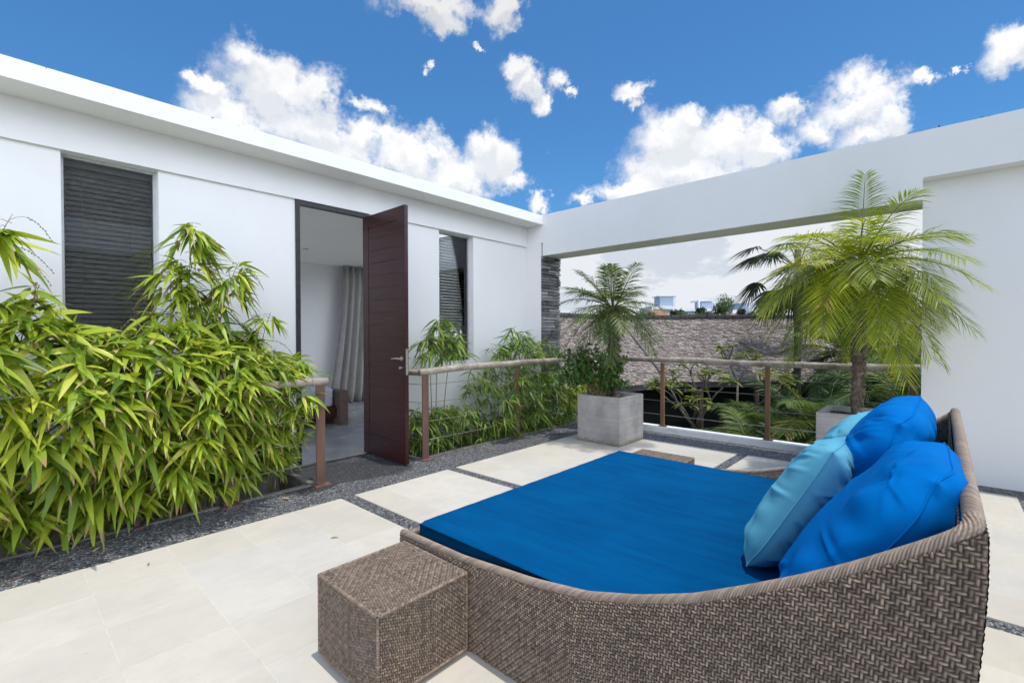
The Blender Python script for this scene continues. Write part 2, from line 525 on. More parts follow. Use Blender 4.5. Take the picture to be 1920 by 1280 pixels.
def mat_planter():
    m, T, bs = mat_base('cast_concrete')
    p = opos(T)
    sep = T.n('ShaderNodeSeparateXYZ', {0: p})
    f = T.noise(p, 3.4, 6, .62)
    c = T.ramp(f, [(.3, (.27, .25, .238)), (.5, (.385, .362, .345)), (.7, (.47, .445, .425))])
    line = T.noise(T.n('ShaderNodeVectorMath', {0: p, 1: (.6, .6, 90)}, operation='MULTIPLY').outputs[0], 1.0, 2, .5)
    c = T.mix(T.mapr(line, .4, .7, 0, .3), c, (.16, .15, .145))
    moss = T.m('ADD', T.mapr(sep.outputs[2], .0, .09, .75, 0), T.m('MULTIPLY_ADD', T.noise(p, 18, 4, .6), 1.2, -.75))
    c = T.mix(T.m('MULTIPLY', T.mapr(moss, 0, .4, 0, 1), .7), c, (.15, .14, .06))
    setc(T, bs, 'Base Color', c)
    bs.inputs['Roughness'].default_value = .85
    bump(T, bs, T.m('ADD', line, T.noise(p, 70, 3, .6)), .35, .003)
    return m


def mat_bamboo_pole():
    m, T, bs = mat_base('weathered_bamboo')
    p = opos(T)
    f = T.noise(p, 7, 6, .65)
    c = T.ramp(f, [(.3, (.17, .14, .11)), (.5, (.31, .27, .22)), (.68, (.47, .43, .37))])
    f2 = T.noise(p, 38, 4, .6)
    c = T.mix(T.mapr(f2, .52, .7, 0, .7), c, (.15, .10, .07))
    r = T.n('ShaderNodeAttribute', attribute_name='rnd').outputs['Fac']
    c = T.mix(T.mapr(r, .4, 1, 0, .8), c, (.10, .07, .05))
    setc(T, bs, 'Base Color', c)
    bs.inputs['Roughness'].default_value = .6
    bump(T, bs, f2, .4, .003)
    return m


def mat_wood_door():
    m, T, bs = mat_base('mahogany')
    p = opos(T)
    g = T.noise(T.n('ShaderNodeVectorMath', {0: p, 1: (3, 2.2, 34)}, operation='MULTIPLY').outputs[0], 1.6, 6, .6, .8)
    c = T.ramp(g, [(.3, (.018, .0048, .0052)), (.55, (.041, .0095, .0098)), (.75, (.072, .019, .018))])
    setc(T, bs, 'Base Color', c)
    bs.inputs['Roughness'].default_value = .36
    bs.inputs['Specular IOR Level'].default_value = .36
    bump(T, bs, g, .12, .002)
    return m


def mat_fabric(name, c1, c2, scale=3, wr=0.0, ws=(1, 14, 1)):
    m, T, bs = mat_base(name)
    p = opos(T)
    f = T.noise(p, scale, 5, .6)
    if ws[0] > 5:
        f = T.m('ADD', T.m('MULTIPLY', f, .5), T.m('MULTIPLY', T.noise(T.n('ShaderNodeVectorMath', {0: p, 1: ws}, operation='MULTIPLY').outputs[0], 2.0, 5, .6, .5), .5))
    setc(T, bs, 'Base Color', T.mix(T.mapr(f, .38, .62, 0, 1), c1, c2))
    bs.inputs['Roughness'].default_value = .85
    bs.inputs['Specular IOR Level'].default_value = .03
    bs.inputs['Sheen Weight'].default_value = .0
    bs.inputs['Sheen Roughness'].default_value = .4
    h = T.noise(p, 420, 2, .5)
    if wr:
        w = T.noise(T.n('ShaderNodeVectorMath', {0: p, 1: ws}, operation='MULTIPLY').outputs[0], 2.2, 4, .55, .4)
        h = T.m('ADD', T.m('MULTIPLY', h, .06), T.m('MULTIPLY', w, wr))
    bump(T, bs, h, .5, .012)
    return m


def mat_floor_polished():
    m, T, bs = mat_base('polished_cement')
    p = opos(T)
    f = T.noise(p, 1.6, 7, .65, .5)
    c = T.ramp(f, [(.3, (.30, .285, .27)), (.5, (.40, .385, .365)), (.7, (.50, .485, .46))])
    setc(T, bs, 'Base Color', c)
    setc(T, bs, 'Roughness', T.mapr(f, .3, .7, .12, .3))
    return m


def mat_glass():
    m = bpy.data.materials.new('window_glass')
    m.use_nodes = True
    m.node_tree.nodes.clear()
    T = NT(m.node_tree)
    fr = T.n('ShaderNodeFresnel', {0: 1.5}).outputs[0]
    f = T.m('MULTIPLY_ADD', fr, 1.15, .01, clamp=True)
    tr = T.n('ShaderNodeBsdfTransparent', {0: (.9, .93, .92, 1)})
    gl = T.n('ShaderNodeBsdfGlossy', {0: (1, 1, 1, 1), 1: .02})
    mx = T.n('ShaderNodeMixShader', {0: f, 1: tr.outputs[0], 2: gl.outputs[0]})
    T.n('ShaderNodeOutputMaterial', {0: mx.outputs[0]})
    return m


M['ground'] = mat_ground()
M['roof_plaster'] = mat_roof_plaster()
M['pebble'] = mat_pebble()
M['stone'] = mat_stone()
M['planter'] = mat_planter()
M['pole'] = mat_bamboo_pole()
M['door'] = mat_wood_door()
M['glass'] = mat_glass()
M['floor_in'] = mat_floor_polished()
M['mattress'] = mat_fabric('royal_blue_canvas', (.0, .056, .17), (.0, .080, .225), 2.2, .6, (9, 1, 1))
M['blue'] = mat_fabric('bright_blue_cotton', (.0, .118, .40), (.0, .138, .45), 3, .25, (2.5, 2.5, 2.5))
M['turq'] = mat_fabric('turquoise_cotton', (.09, .33, .455), (.11, .36, .49), 3, .3, (3, 3, 3))
M['wicker'] = mat_attr('woven_rattan', [(0, (.015, .011, .009)), (.3, (.105, .077, .056)), (.65, (.26, .195, .142)), (1, (.45, .345, .25))], .5, .35, nmix=.3, nscale=60, ncol=(.10, .072, .055))
M['wicker_rim'] = mat_attr('rattan_rim', [(0, (.03, .022, .018)), (.3, (.19, .145, .108)), (1, (.43, .34, .26))], .45, .4, nmix=.3, nscale=60, ncol=(.12, .085, .07))
M['slate'] = mat_attr('stacked_slate', [(0, (.04, .041, .045)), (.6, (.13, .13, .135)), (1, (.36, .35, .34))], .8, .3, 35, .8, .012, nmix=.5, nscale=14, ncol=(.2, .195, .19))
M['shingle'] = mat_attr('timber_shingle', [(0, (.18, .15, .135)), (.5, (.31, .265, .24)), (1, (.48, .43, .395))], .85, .2, 30, .4, .01, nmix=.4, nscale=2.0, ncol=(.22, .18, .155))
M['leaf_bamboo'] = mat_leaf('bamboo_leaf', [(0, (.04, .09, .012)), (.3, (.16, .265, .025)), (.75, (.36, .44, .04)), (.955, (.50, .50, .07)), (.975, (.5, .38, .2)), (1, (.6, .5, .34))], .4, .26, (.34, .24, .12))
M['leaf_bamboo_dull'] = mat_leaf('bamboo_leaf_cool', [(0, (.045, .11, .018)), (.5, (.115, .215, .035)), (.93, (.23, .32, .06)), (1, (.3, .24, .1))], .42, .3, (.3, .22, .12))
M['leaf_palm'] = mat_leaf('palm_leaflet', [(0, (.14, .20, .022)), (.5, (.29, .37, .03)), (.9, (.48, .50, .045)), (1, (.45, .34, .08))], .42, .45)
M['leaf_palm_dull'] = mat_leaf('palm_leaflet_cool', [(0, (.045, .09, .025)), (.5, (.09, .15, .035)), (1, (.16, .2, .06))], .42, .3)
M['leaf_dark'] = mat_leaf('dark_frond', [(0, (.025, .055, .015)), (.6, (.06, .11, .028)), (.93, (.10, .15, .04)), (1, (.26, .17, .05))], .4, .25)
M['leaf_garden'] = mat_leaf('garden_frond', [(0, (.035, .075, .018)), (.6, (.095, .16, .035)), (.93, (.17, .22, .05)), (1, (.34, .23, .07))], .42, .28)
M['leaf_dry'] = mat_leaf('dry_leaf', [(0, (.20, .13, .06)), (1, (.38, .29, .16))], .7, .1)
M['leaf_fan'] = mat_leaf('fan_leaf', [(0, (.02, .035, .02)), (.7, (.04, .06, .035)), (1, (.09, .075, .05))], .45, .2)
M['leaf_shrub'] = mat_leaf('shrub_leaf', [(0, (.035, .095, .03)), (.6, (.075, .175, .05)), (1, (.16, .25, .05))], .45, .3)
M['leaf_yellow'] = mat_leaf('frangipani_leaf', [(0, (.05, .09, .015)), (.5, (.12, .17, .03)), (1, (.30, .28, .05))], .4, .3)
M['leaf_far'] = mat_leaf('far_leaf', [(0, (.025, .05, .015)), (.5, (.06, .10, .025)), (1, (.11, .15, .04))], .6, .25)
M['leaf_far_dark'] = mat_leaf('far_dark_leaf', [(0, (.012, .028, .012)), (1, (.035, .06, .03))], .6, .2)

# ------------------------------------------------------------------ setting
MB().add([(-2500, -2500, -3), (2500, -2500, -3), (2500, 2500, -3), (-2500, 2500, -3)], [(0, 1, 2, 3)]).build('garden_ground', M['ground'])['kind'] = 'structure'
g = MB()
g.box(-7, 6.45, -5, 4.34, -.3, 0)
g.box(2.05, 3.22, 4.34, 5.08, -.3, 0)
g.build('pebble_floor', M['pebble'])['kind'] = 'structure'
s = MB()
for x0, x1 in ((-7, 1.998), (2.124, 3.177), (3.291, 5.885)):
    for y0, y1 in ((1.765, 3.80), (-.485, 1.65), (-4.6, -.60)):
        s.box(x0, x1, y0, y1, -.02, .009)
o = s.build('stone_paving', M['stone'])
o['kind'] = 'structure'
MB().box(-3, 6.2, 5.08, 9.6, -.2, .012).build('room_floor', M['floor_in'])['kind'] = 'structure'
MB().box(-3, 2.1, 5.95, 9.35, .0125, .02).box(4.72, 5.98, 5.36, 8.2, .0125, .02).build('added_bounce_paving', M['stone'])['kind'] = 'structure'  # unseen pale paving added to bounce sunlight into the room
# planting bed
b = MB()
b.box(-7, 2.05, 4.40, 5.12, -.6, -.2)
b.box(3.22, 6.45, 4.40, 5.12, -.6, -.2)
b.build('planting_bed_soil', M['soil'])['kind'] = 'structure'
k = MB()
k.box(-7, 2.05, 4.34, 4.40, -.55, .015)
k.box(3.22, 6.44, 4.34, 4.40, -.55, .018)
k.box(1.99, 2.05, 4.40, 5.1, -.55, .013)
k.box(3.22, 3.28, 4.40, 5.1, -.55, .013)
k.build('bed_edging', M['concrete_edge'], bevel=.006)['kind'] = 'structure'
# podium that carries the terrace
MB().box(-7.5, 6.44, -5.5, 4.30, -3.1, -.31).build('terrace_base', M['plaster'])['kind'] = 'structure'

# ------------------------------------------------------------------ house
house = thing('house', (1, 5.2, 0), 'low white rendered house with flat overhanging roof along the planted terrace edge', 'house')
w = MB()
for x0, x1 in ((-5, .375), (1.0, 2.19), (3.4, 4.145), (4.785, 6.44)):
    w.box(x0, x1, 5.12, 5.34, -.6, 2.862)
w.box(3.06, 3.4, 5.12, 5.16, -.6, 2.862)
w.box(.375, 1.0, 5.12, 5.34, -.6, 1.02)
w.box(4.145, 4.785, 5.12, 5.34, -.6, 1.02)
w.box(-5, 6.44, 5.09, 5.34, 2.862, 3.178)
wall = w.build('wall', M['plaster'], house)
iw = MB()
iw.box(3.75, 6.2, 9.4, 9.6, 0, 2.86)
iw.box(-3.2, -2.6, 9.4, 9.6, 0, 2.86)
iw.box(-2.6, 3.75, 9.4, 9.6, 2.65, 2.86)
iw.box(-2.6, 3.75, 9.4, 9.6, 0, .1)
iw.box(6.0, 6.2, 5.34, 5.6, 0, 2.86)
iw.box(6.0, 6.2, 5.6, 9.4, 2.65, 2.86)
iw.box(6.0, 6.2, 5.6, 9.4, 0, .1)
iw.box(-3.2, -3, 5.34, 5.9, 0, 2.86)
iw.box(-3.2, -3, 5.9, 9.4, 2.5, 2.86)
iw.build('interior_wall', M['ceiling'], house)
pt = MB()  # unseen box added behind the blind to block backlight
pt.box(.15, 1.25, 5.5, 5.56, .02, 2.86)
pt.box(.15, .2, 5.341, 5.5, .02, 2.86)
pt.box(1.2, 1.25, 5.341, 5.5, .02, 2.86)
pt.build('light_block_panel', M['ceiling'], house)
ce = MB()  # unseen skylight gaps added in the ceiling to light the room
ce.box(2.35, 4.75, 5.34, 9.6, 2.861, 3.0)
ce.box(4.75, 5.1, 7.7, 9.6, 2.861, 3.0)
ce.box(5.1, 6.2, 8.4, 9.6, 2.861, 3.0)
ce.box(-3.2, 2.35, 5.34, 5.9, 2.861, 3.0)
ce.box(-3.2, 2.35, 9.4, 9.6, 2.861, 3.0)
ceil = ce.build('ceiling', M['ceiling'], house)
for cx, cy in ((3.55, 7.9), (2.2, 6.7)):
    MB().tube([(cx, cy, 2.862), (cx, cy, 2.852)], .045, 16).build('downlight', M['steel'], ceil)
rf = MB()  # the added skylight gaps go through the roof slab too
rf.box(-6, 4.75, 4.75, 5.9, 3.178, 3.323)
rf.box(4.75, 5.975, 4.75, 5.42, 3.178, 3.323)
rf.box(2.35, 4.75, 5.9, 9.7, 3.178, 3.323)
rf.box(4.75, 5.1, 7.7, 9.7, 3.178, 3.323)
rf.box(5.1, 5.975, 8.4, 9.7, 3.178, 3.323)
rf.box(-6, -3.2, 5.9, 9.7, 3.178, 3.323)
rf.box(-3.2, 2.35, 9.4, 9.7, 3.178, 3.323)
roof = rf.build('roof', M['roof_plaster'], house)


def window(x0, x1):
    fr = MB()
    y0, y1 = 5.205, 5.245
    fr.box(x0, x0 + .022, y0, y1, 1.02, 2.862)
    fr.box(x1 - .022, x1, y0, y1, 1.02, 2.862)
    fr.box(x0 + .022, x1 - .022, y0 + .002, y1 - .002, 2.838, 2.862)
    fr.box(x0 + .022, x1 - .022, y0 + .002, y1 - .002, 1.02, 1.045)
    f = fr.build('window', M['light_frame'], house)
    MB().box(x0 + .022, x1 - .022, 5.222, 5.226, 1.045, 2.838).build('pane', M['glass'], f)
    sl = MB()
    n = 41
    for i in range(n):
        z = 1.07 + i * (1.72 / n)
        c, s_ = math.cos(.95), math.sin(.95)
        sl.obox(((x0 + x1) / 2, 5.288, z), (1, 0, 0), (0, c, s_), (0, -s_, c), ((x1 - x0) / 2 - .026, .0225, .0010))
    sl.box(x0 + .026, x1 - .026, 5.262, 5.31, 2.785, 2.836)
    sl.build('blind', M['blind'], f)
    cd = MB()
    for q in (.22, .72):
        x = x0 + (x1 - x0) * q
        cd.box(x - .002, x + .002, 5.258, 5.262, 1.06, 2.79)
    cd.build('blind_cord', M['cord'], f)


window(.375, 1.0)
window(4.145, 4.785)
df = MB()
df.box(2.19, 2.236, 5.10, 5.162, .012, 2.862)
df.box(3.012, 3.062, 5.10, 5.162, .012, 2.862)
df.box(2.236, 3.012, 5.103, 5.160, 2.808, 2.859)
df.build('door_frame', M['black_frame'], house, bevel=.003)
d = MB()
DX0, DX1, DY0, DY1 = 2.972, 3.018, 4.25, 5.095
d.box(DX0, DX1, DY0, DY0 + .13, .018, 2.802)
d.box(DX0, DX1, DY1 - .12, DY1, .018, 2.802)
d.box(DX0 + .001, DX1 - .001, DY0 + .13, DY1 - .12, 2.66, 2.801)
d.box(DX0 + .001, DX1 - .001, DY0 + .13, DY1 - .12, .019, .25)
n = 17
for i in range(n):
    z0 = .25 + i * 2.41 / n
    d.box(DX0 + .004, DX1 - .004, DY0 + .13, DY1 - .12, z0 + .002, z0 + 2.41 / n - .002)
d.box(DX0 + .007, DX1 - .007, DY0 + .13, DY1 - .12, .25, 2.66)
door = d.build('door', M['door'], house, bevel=.0025)
h = MB()
h.box(DX0 + .008, DX1 - .008, DY0 - .003, DY0 + .002, .98, 1.26)
for sx, xx in ((-1, DX0), (1, DX1)):
    h.tube([(xx, DY0 + .06, 1.155), (xx + sx * .05, DY0 + .06, 1.155)], .011, 10)
    h.tube([(xx + sx * .05, DY0 + .045, 1.155), (xx + sx * .052, DY0 + .11, 1.157), (xx + sx * .048, DY0 + .185, 1.15)], [.012, .010, .007], 10)
    h.tube([(xx, DY0 + .06, 1.155), (xx + sx * .008, DY0 + .06, 1.155)], .026, 16)
    h.tube([(xx, DY0 + .06, 1.055), (xx + sx * .03, DY0 + .06, 1.055)], .016, 12)
h.build('handle', M['steel'], door, smooth=False)

# things in the room
V = []
nx, nz = 160, 14
cu = np.linspace(0, 1, nx)
top_w, bot_w = 1.35, 1.5
for iz in range(nz):
    tz = iz / (nz - 1)
    x = 4.88 + cu * 1.05 - (1 - cu) * .30 * tz ** 1.5
    y = 9.12 + .075 * np.sin(cu * 2 * np.pi * 8 + .7 * np.sin(cu * 9) + tz * .6) * (.6 + .5 * tz)
    z = np.full(nx, 2.85 - 2.82 * tz)
    V.append(np.stack([x, y, z], 1))
V = np.concatenate(V)
cur = mesh('curtain', V, grid_faces(nz, nx), M['curtain'], smooth=True, loc=(5, 9.1, 0))
so = cur.modifiers.new('thick', 'SOLIDIFY')
so.thickness = .006
tag(cur, 'floor length grey pleated curtain hanging inside the open doorway', 'curtain')
bed = thing('bed', (3.0, 7.2, 0), 'wooden bed with pale mattress glimpsed through the open doorway', 'bed')
MB().box(1.72, 3.62, 7.0, 8.9, .14, .29).build('bed_frame', M['dark_wood'], bed, bevel=.005)
MB().box(3.62, 3.76, 6.9, 9.0, .012, .55).build('footboard', M['rough_wood'], bed, bevel=.01)
MB().box(1.75, 3.585, 7.03, 8.85, .29, .60).build('mattress', M['fabric_white'], bed, bevel=.05, seg=4)

# ------------------------------------------------------------------ garden wall with the large opening
gw = thing('garden_wall', (6.2, 2, 0), 'white rendered garden wall with a broad beam over its large opening', 'wall')
bm_ = MB()
bm_.box(5.98, 6.44, .143, 4.76, 2.684, 3.338)
bm_.box(5.98, 6.44, 4.76, 5.088, 2.894, 3.338)
bm_.box(5.98, 6.44, -6, .143, 2.894, 3.338)
bm_.build('beam', M['plaster'], gw)
wp = MB()
wp.box(6.16, 6.44, -6, .147, -3, 2.8935)
wp.build('wall_panel', M['plaster'], gw)
pr = MB()
pr.box(5.98, 6.44, 4.80, 5.118, -3, 2.8935)
pr.build('pier', M['plaster'], gw)
sl = MB()
z = -.6
while z < 2.68:
    h = rng.uniform(.034, .058)
    x = 5.983
    while x < 6.44:
        L = rng.uniform(.12, .35)
        x1 = min(6.445, x + L)
        if x1 > 6.38:
            x1 = 6.445 + rng.uniform(-.008, .012)
        y0 = 4.80 - rng.uniform(.022, .052)
        sl.add([(x, y0 + rng.uniform(-.006, .006), z + rng.uniform(0, .006)), (x1, y0 + rng.uniform(-.006, .006), z + rng.uniform(0, .006)), (x1, 4.81, z), (x, 4.81, z),
                (x, y0 + rng.uniform(-.004, .008), z + h - rng.uniform(.004, .010)), (x1, y0 + rng.uniform(-.004, .008), z + h - rng.uniform(.004, .010)), (x1, 4.81, z + h - .003), (x, 4.81, z + h - .003)],
               [(0, 1, 5, 4), (4, 5, 6, 7), (0, 3, 2, 1), (1, 2, 6, 5), (0, 4, 7, 3)], rng.uniform(0, 1))
        x = x1 + .002
    z += h
sl.box(5.985, 6.43, 4.792, 4.80, -.6, 2.68, 0)
sl.build('slate_cladding', M['slate'], gw)
kb = MB()
kb.box(6.45, 6.62, .147, 4.80, -.4, .082)
kerb = kb.build('kerb', M['kerb'], gw, bevel=.006)

# ------------------------------------------------------------------ railings


def pole(mb, P0, P1, r, seed, wob=.006):
    rg = np.random.default_rng(seed)
    P0, P1 = np.array(P0, float), np.array(P1, float)
    L = np.linalg.norm(P1 - P0)
    n = max(8, int(L / .03))
    t = np.linspace(0, 1, n)
    P = P0 + t[:, None] * (P1 - P0)
    ph = rg.uniform(0, 6, 4)
    P[:, 2] += wob * np.sin(t * L * 2.1 + ph[0]) + wob * .5 * np.sin(t * L * 5 + ph[1])
    P[:, :2] += (wob * .8 * np.sin(t * L * 1.7 + ph[2]))[:, None] * np.array([[.7, .7]])
    rr = r * (1 + .03 * np.sin(t * L * 3 + ph[3])) + rg.normal(0, .0004, n)
    nodes = np.arange(rg.uniform(.1, .3), L, .32)
    for q in nodes:
        rr += .0045 * np.exp(-((t * L - q) / .012) ** 2)
    mb.tube(P, rr, 18)
    for q in nodes:                                     # thin dark scar ring beside each node
        c = P0 + (P1 - P0) * min(1, (q + .012) / L)
        c = np.array([np.interp(min(1, (q + .012) / L), t, P[:, i]) for i in range(3)])
        dr = unit(P1 - P0)
        mb.tube([c - dr * .0025, c + dr * .0025], r * 1.035, 18, a=1.0)


def post(mb, x, y, z0, z1, wx=.085, wy=.018, plate=True):
    mb.box(x - wx / 2, x + wx / 2, y - wy / 2, y + wy / 2, z0, z1)
    if plate:
        mb.box(x - wx * .8, x + wx * .95, y - .06, y + .05, z0 - .012, z0 + .006)


def railing(name, loc, label, poles, posts, wires, matp, group):
    r = thing(name, loc, label, 'railing', group)
    for i, (a, c, rad) in enumerate(poles):
        mb = MB()
        pole(mb, a, c, rad, 10 + i + int(abs(loc[0] * 7)))
        mb.build('handrail', M['pole'], r, smooth=True)
    for (x, y, z0, z1, wx, wy) in posts:
        mb = MB()
        post(mb, x, y, z0, z1, wx, wy)
        mb.build('post', matp, r, bevel=.003)
    for a, c in wires:
        mb = MB()
        a, c = np.array(a, float), np.array(c, float)
        t = np.linspace(0, 1, 14)[:, None]
        P = a + (c - a) * t
        P[:, 2] -= .012 * np.sin(np.pi * t[:, 0])
        mb.tube(P, .0034, 6)
        mb.build('cable', M['cable'], r, smooth=True)
    return r


ZW = (.22, .43, .64, .85)
railing('railing', (1, 4.3, 0), 'bamboo topped wire railing buried in bright bamboo left of the doorway',
        [((-3, 4.31, .985), (2.13, 4.30, .972), .037)],
        [(-.6, 4.32, .01, .95, .085, .018), (.70, 4.36, .01, .95, .034, .03), (1.30, 4.33, .01, .95, .085, .018), (2.055, 4.29, .01, .945, .085, .018)],
        [((-3, 4.32, z_), (2.05, 4.31, z_)) for z_ in ZW], M['rust'], 'terrace railings')
railing('railing', (4.5, 4.3, 0), 'bamboo topped wire railing between the open door and the slate pier',
        [((3.20, 4.30, 1.0), (6.50, 4.30, 1.05), .038), ((3.255, 4.352, .985), (3.255, 5.11, .985), .033)],
        [(3.275, 4.30, .01, .962, .085, .018), (4.84, 4.31, .01, .985, .075, .02)],
        [((3.28, 4.315, z_), (6.5, 4.32, z_ + .02)) for z_ in ZW] + [((3.28, 4.33, z_), (3.28, 5.11, z_)) for z_ in ZW], M['rust'], 'terrace railings')
railing('railing', (6.52, 2.2, 0), 'bamboo topped wire railing across the wide opening on a white kerb',
        [((6.52, 4.34, 1.045), (6.52, .16, 1.04), .039)],
        [(6.53, y_, .09, 1.0, .03, .055) for y_ in (4.25, 2.99, 1.61, .22)],
        [((6.53, 4.7, z_), (6.53, .15, z_)) for z_ in (.26, .46, .655, .85)], M['rust2'], 'terrace railings')
tb = MB()

# ------------------------------------------------------------------ wicker


def weave(u, v, c, zone, amp):
    """2/2 twill of round strands; zone=+1/-1 flips the diagonal. returns height and strand tone with gap shade painted in"""
    i, j = np.floor(u / c), np.floor(v / c)
    fu, fv = u / c - i, v / c - j
    kk = np.mod(i * zone + j, 4)
    warp = kk < 2
    al_w = (kk + fv) / 2
    al_f = np.where(zone > 0, (kk - 2 + fu) / 2, (kk - 2 + 1 - fu) / 2)
    along = np.where(warp, al_w, al_f)
    across = np.where(warp, fu, fv) - .5
    prof = np.sqrt(np.clip(1 - (across / .41) ** 2, 0, 1))
    hgt = amp * prof * (.30 + .70 * np.sin(np.pi * np.clip(along, 0, 1)))
    sid = np.where(warp, i * 7.13, j * 11.71 + 500)
    fid = np.where(warp, np.floor((j - kk) / 4 + 100), np.floor((i * zone - kk) / 4 + 900))
    t1 = np.modf(np.abs(np.sin(sid * 12.9898) * 43758.5453))[0]
    t2 = np.modf(np.abs(np.sin(sid * 3.7 + fid * 78.233) * 24634.6345))[0]
    tone = (.27 + .73 * np.clip(.4 * t1 + .6 * t2, 0, 1)) * np.clip(prof, 0, 1) ** .8 * np.clip(.5 + .7 * np.sin(np.pi * np.clip(along, 0, 1)), 0, 1)  # random strand tone, with shade of gaps and float ends painted in
    return hgt, tone


def woven_face(P0, du, dv, Lu, Lv, nrm, cell, zonef, amp, res):
    nu, nv = max(2, int(Lu / res)), max(2, int(Lv / res))
    u = np.linspace(0, Lu, nu)
    v = np.linspace(0, Lv, nv)
    U, W = np.meshgrid(u, v, indexing='ij')
    hgt, tone = weave(U, W, cell, zonef(U, W), amp)
    edge = np.minimum(np.minimum(U, Lu - U), np.minimum(W, Lv - W))
    hgt = hgt * np.clip(edge / .004, 0, 1)
    V = np.array(P0) + U[..., None] * np.array(du) + W[..., None] * np.array(dv) + hgt[..., None] * np.array(nrm)
    return V.reshape(-1, 3), grid_faces(nu, nv), tone.ravel()


def join_np(parts):
    Vs, Fs, As, n = [], [], [], 0
    for V, F, A in parts:
        Vs.append(V)
        Fs.append(F + n)
        As.append(A)
        n += len(V)
    return np.concatenate(Vs), np.concatenate(Fs), np.concatenate(As)


def wrapped_tube(P, r, seg, strand, amp, twist=1.0):
    """tube wrapped in slanting strands"""
    P = np.asarray(P, float)
    s_ = np.concatenate([[0], np.cumsum(np.linalg.norm(np.diff(P, axis=0), axis=1))])
    n = max(8, int(s_[-1] / (strand / 5)))
    q = np.linspace(0, s_[-1], n)
    P = np.stack([np.interp(q, s_, P[:, i]) for i in range(3)], 1)
    T = unit(np.gradient(P, axis=0))
    ref = np.array([0, 0, 1.0]) if abs(T[0][2]) < .8 else np.array([0, 1.0, 0])
    A = unit(np.cross(T, ref))
    Bn = np.cross(T, A)
    th = np.linspace(0, 2 * np.pi, seg)
    ph = q[:, None] / strand + round(twist) * th[None] / (2 * np.pi)
    f = ph - np.floor(ph)
    prof = np.sqrt(np.clip(1 - (2 * (f - .5)) ** 2, 0, 1))
    R = r + amp * (prof - 1)
    V = P[:, None] + R[..., None] * (np.cos(th)[None, :, None] * A[:, None] + np.sin(th)[None, :, None] * Bn[:, None])
    sid = np.floor(ph)
    tone = np.modf(np.abs(np.sin(sid * 12.9898) * 43758.5453))[0] * .5 + .4
    return V.reshape(-1, 3), grid_faces(n, seg), (tone * np.clip(.3 + .7 * prof, 0, 1)).ravel()


def make_stool(loc, label):
    x0, x1, y0, y1, z0, z1 = -.22, .22, -.2325, .2325, .036, .364
    st = thing('wicker_stool', (0, 0, 0), label, 'stool', 'woven stools beside the daybed')
    c, am, rs = .0092, .0055, .0019
    zl = lambda U, W: np.where(U > .29, -1.0, 1.0)
    zf = lambda U, W: np.where(U > .25, 1.0, -1.0)
    zt = lambda U, W: np.where((U - .22) * (W - .2325) > 0, 1.0, -1.0)
    one = lambda U, W: np.ones_like(U)
    H = z1 - z0
    parts = [
        woven_face((x0, y0, z0), (0, 1, 0), (0, 0, 1), y1 - y0, H, (-1, 0, 0), c, lambda U, W: np.where(U > .2, 1.0, -1.0), am, rs),
        woven_face((x0, y0, z0), (1, 0, 0), (0, 0, 1), x1 - x0, H, (0, -1, 0), c, zf, am, rs),
        woven_face((x1, y0, z0), (0, 1, 0), (0, 0, 1), y1 - y0, H, (1, 0, 0), c, one, am, rs * 1.7),
        woven_face((x0, y1, z0), (1, 0, 0), (0, 0, 1), x1 - x0, H, (0, 1, 0), c, one, am, rs * 1.7),
        woven_face((x0, y0, z1), (1, 0, 0), (0, 1, 0), x1 - x0, y1 - y0, (0, 0, 1), c, zt, am, rs),
        woven_face((x0, y0, z0), (1, 0, 0), (0, 1, 0), x1 - x0, y1 - y0, (0, 0, -1), c, one, am, rs * 4)]
    V, F, A = join_np(parts)
    mesh('body', V, F, M['wicker'], st, True, {'rnd': A})
    e = []
    cs = [(x0, y0), (x1, y0), (x1, y1), (x0, y1)]
    for i in range(4):
        a, b_ = cs[i], cs[(i + 1) % 4]
        e.append(wrapped_tube([(a[0], a[1], z1), (b_[0], b_[1], z1)], .0075, 24, .010, .0032, 2))
        e.append(wrapped_tube([(a[0], a[1], z0), (a[0], a[1], z1)], .0060, 20, .009, .0028, 1))
        e.append(wrapped_tube([(a[0], a[1], z0), (b_[0], b_[1], z0)], .008, 16, .011, .0025, 1))
    V, F, A = join_np(e)
    mesh('edge_binding', V, F, M['wicker'], st, True, {'rnd': A})
    for sx in (-1, 1):
        for sy in (-1, 1):
            MB().box(sx * .18 - .027, sx * .18 + .027, sy * .19 - .027, sy * .19 + .027, .009, .04).build('leg', M['foot'], st, bevel=.002)
    st.location = loc
    return st


M['foot'] = mat_noise('stool_foot', (.36, .33, .28), (.28, .25, .21), 15, .4, 60, .1, .002)


def copy_tree(o, parent=None):
    c_ = o.copy()
    COL.objects.link(c_)
    if parent is not None:
        c_.parent = parent
    for ch in list(o.children):
        copy_tree(ch, c_)
    return c_


stool = make_stool((1.163, 1.762, 0), 'square brown woven stool at the near side of the daybed')
st2 = copy_tree(stool)
st2.location = (3.745, 1.77, 0)
st2['label'] = 'square brown woven stool mostly hidden behind the blue mattress'

# ------------------------------------------------------------------ daybed
RIM = np.array([(2.06, .383), (1.59, .391), (1.18, .428), (.93, .467), (.73, .528), (.55, .598), (.40, .677), (.27, .75), (.157, .82), (.057, .89), (-.03, .953), (-.075, .996)])[::-1]


def rimz(y):
    z_ = np.interp(y, RIM[:, 0], RIM[:, 1])
    return z_


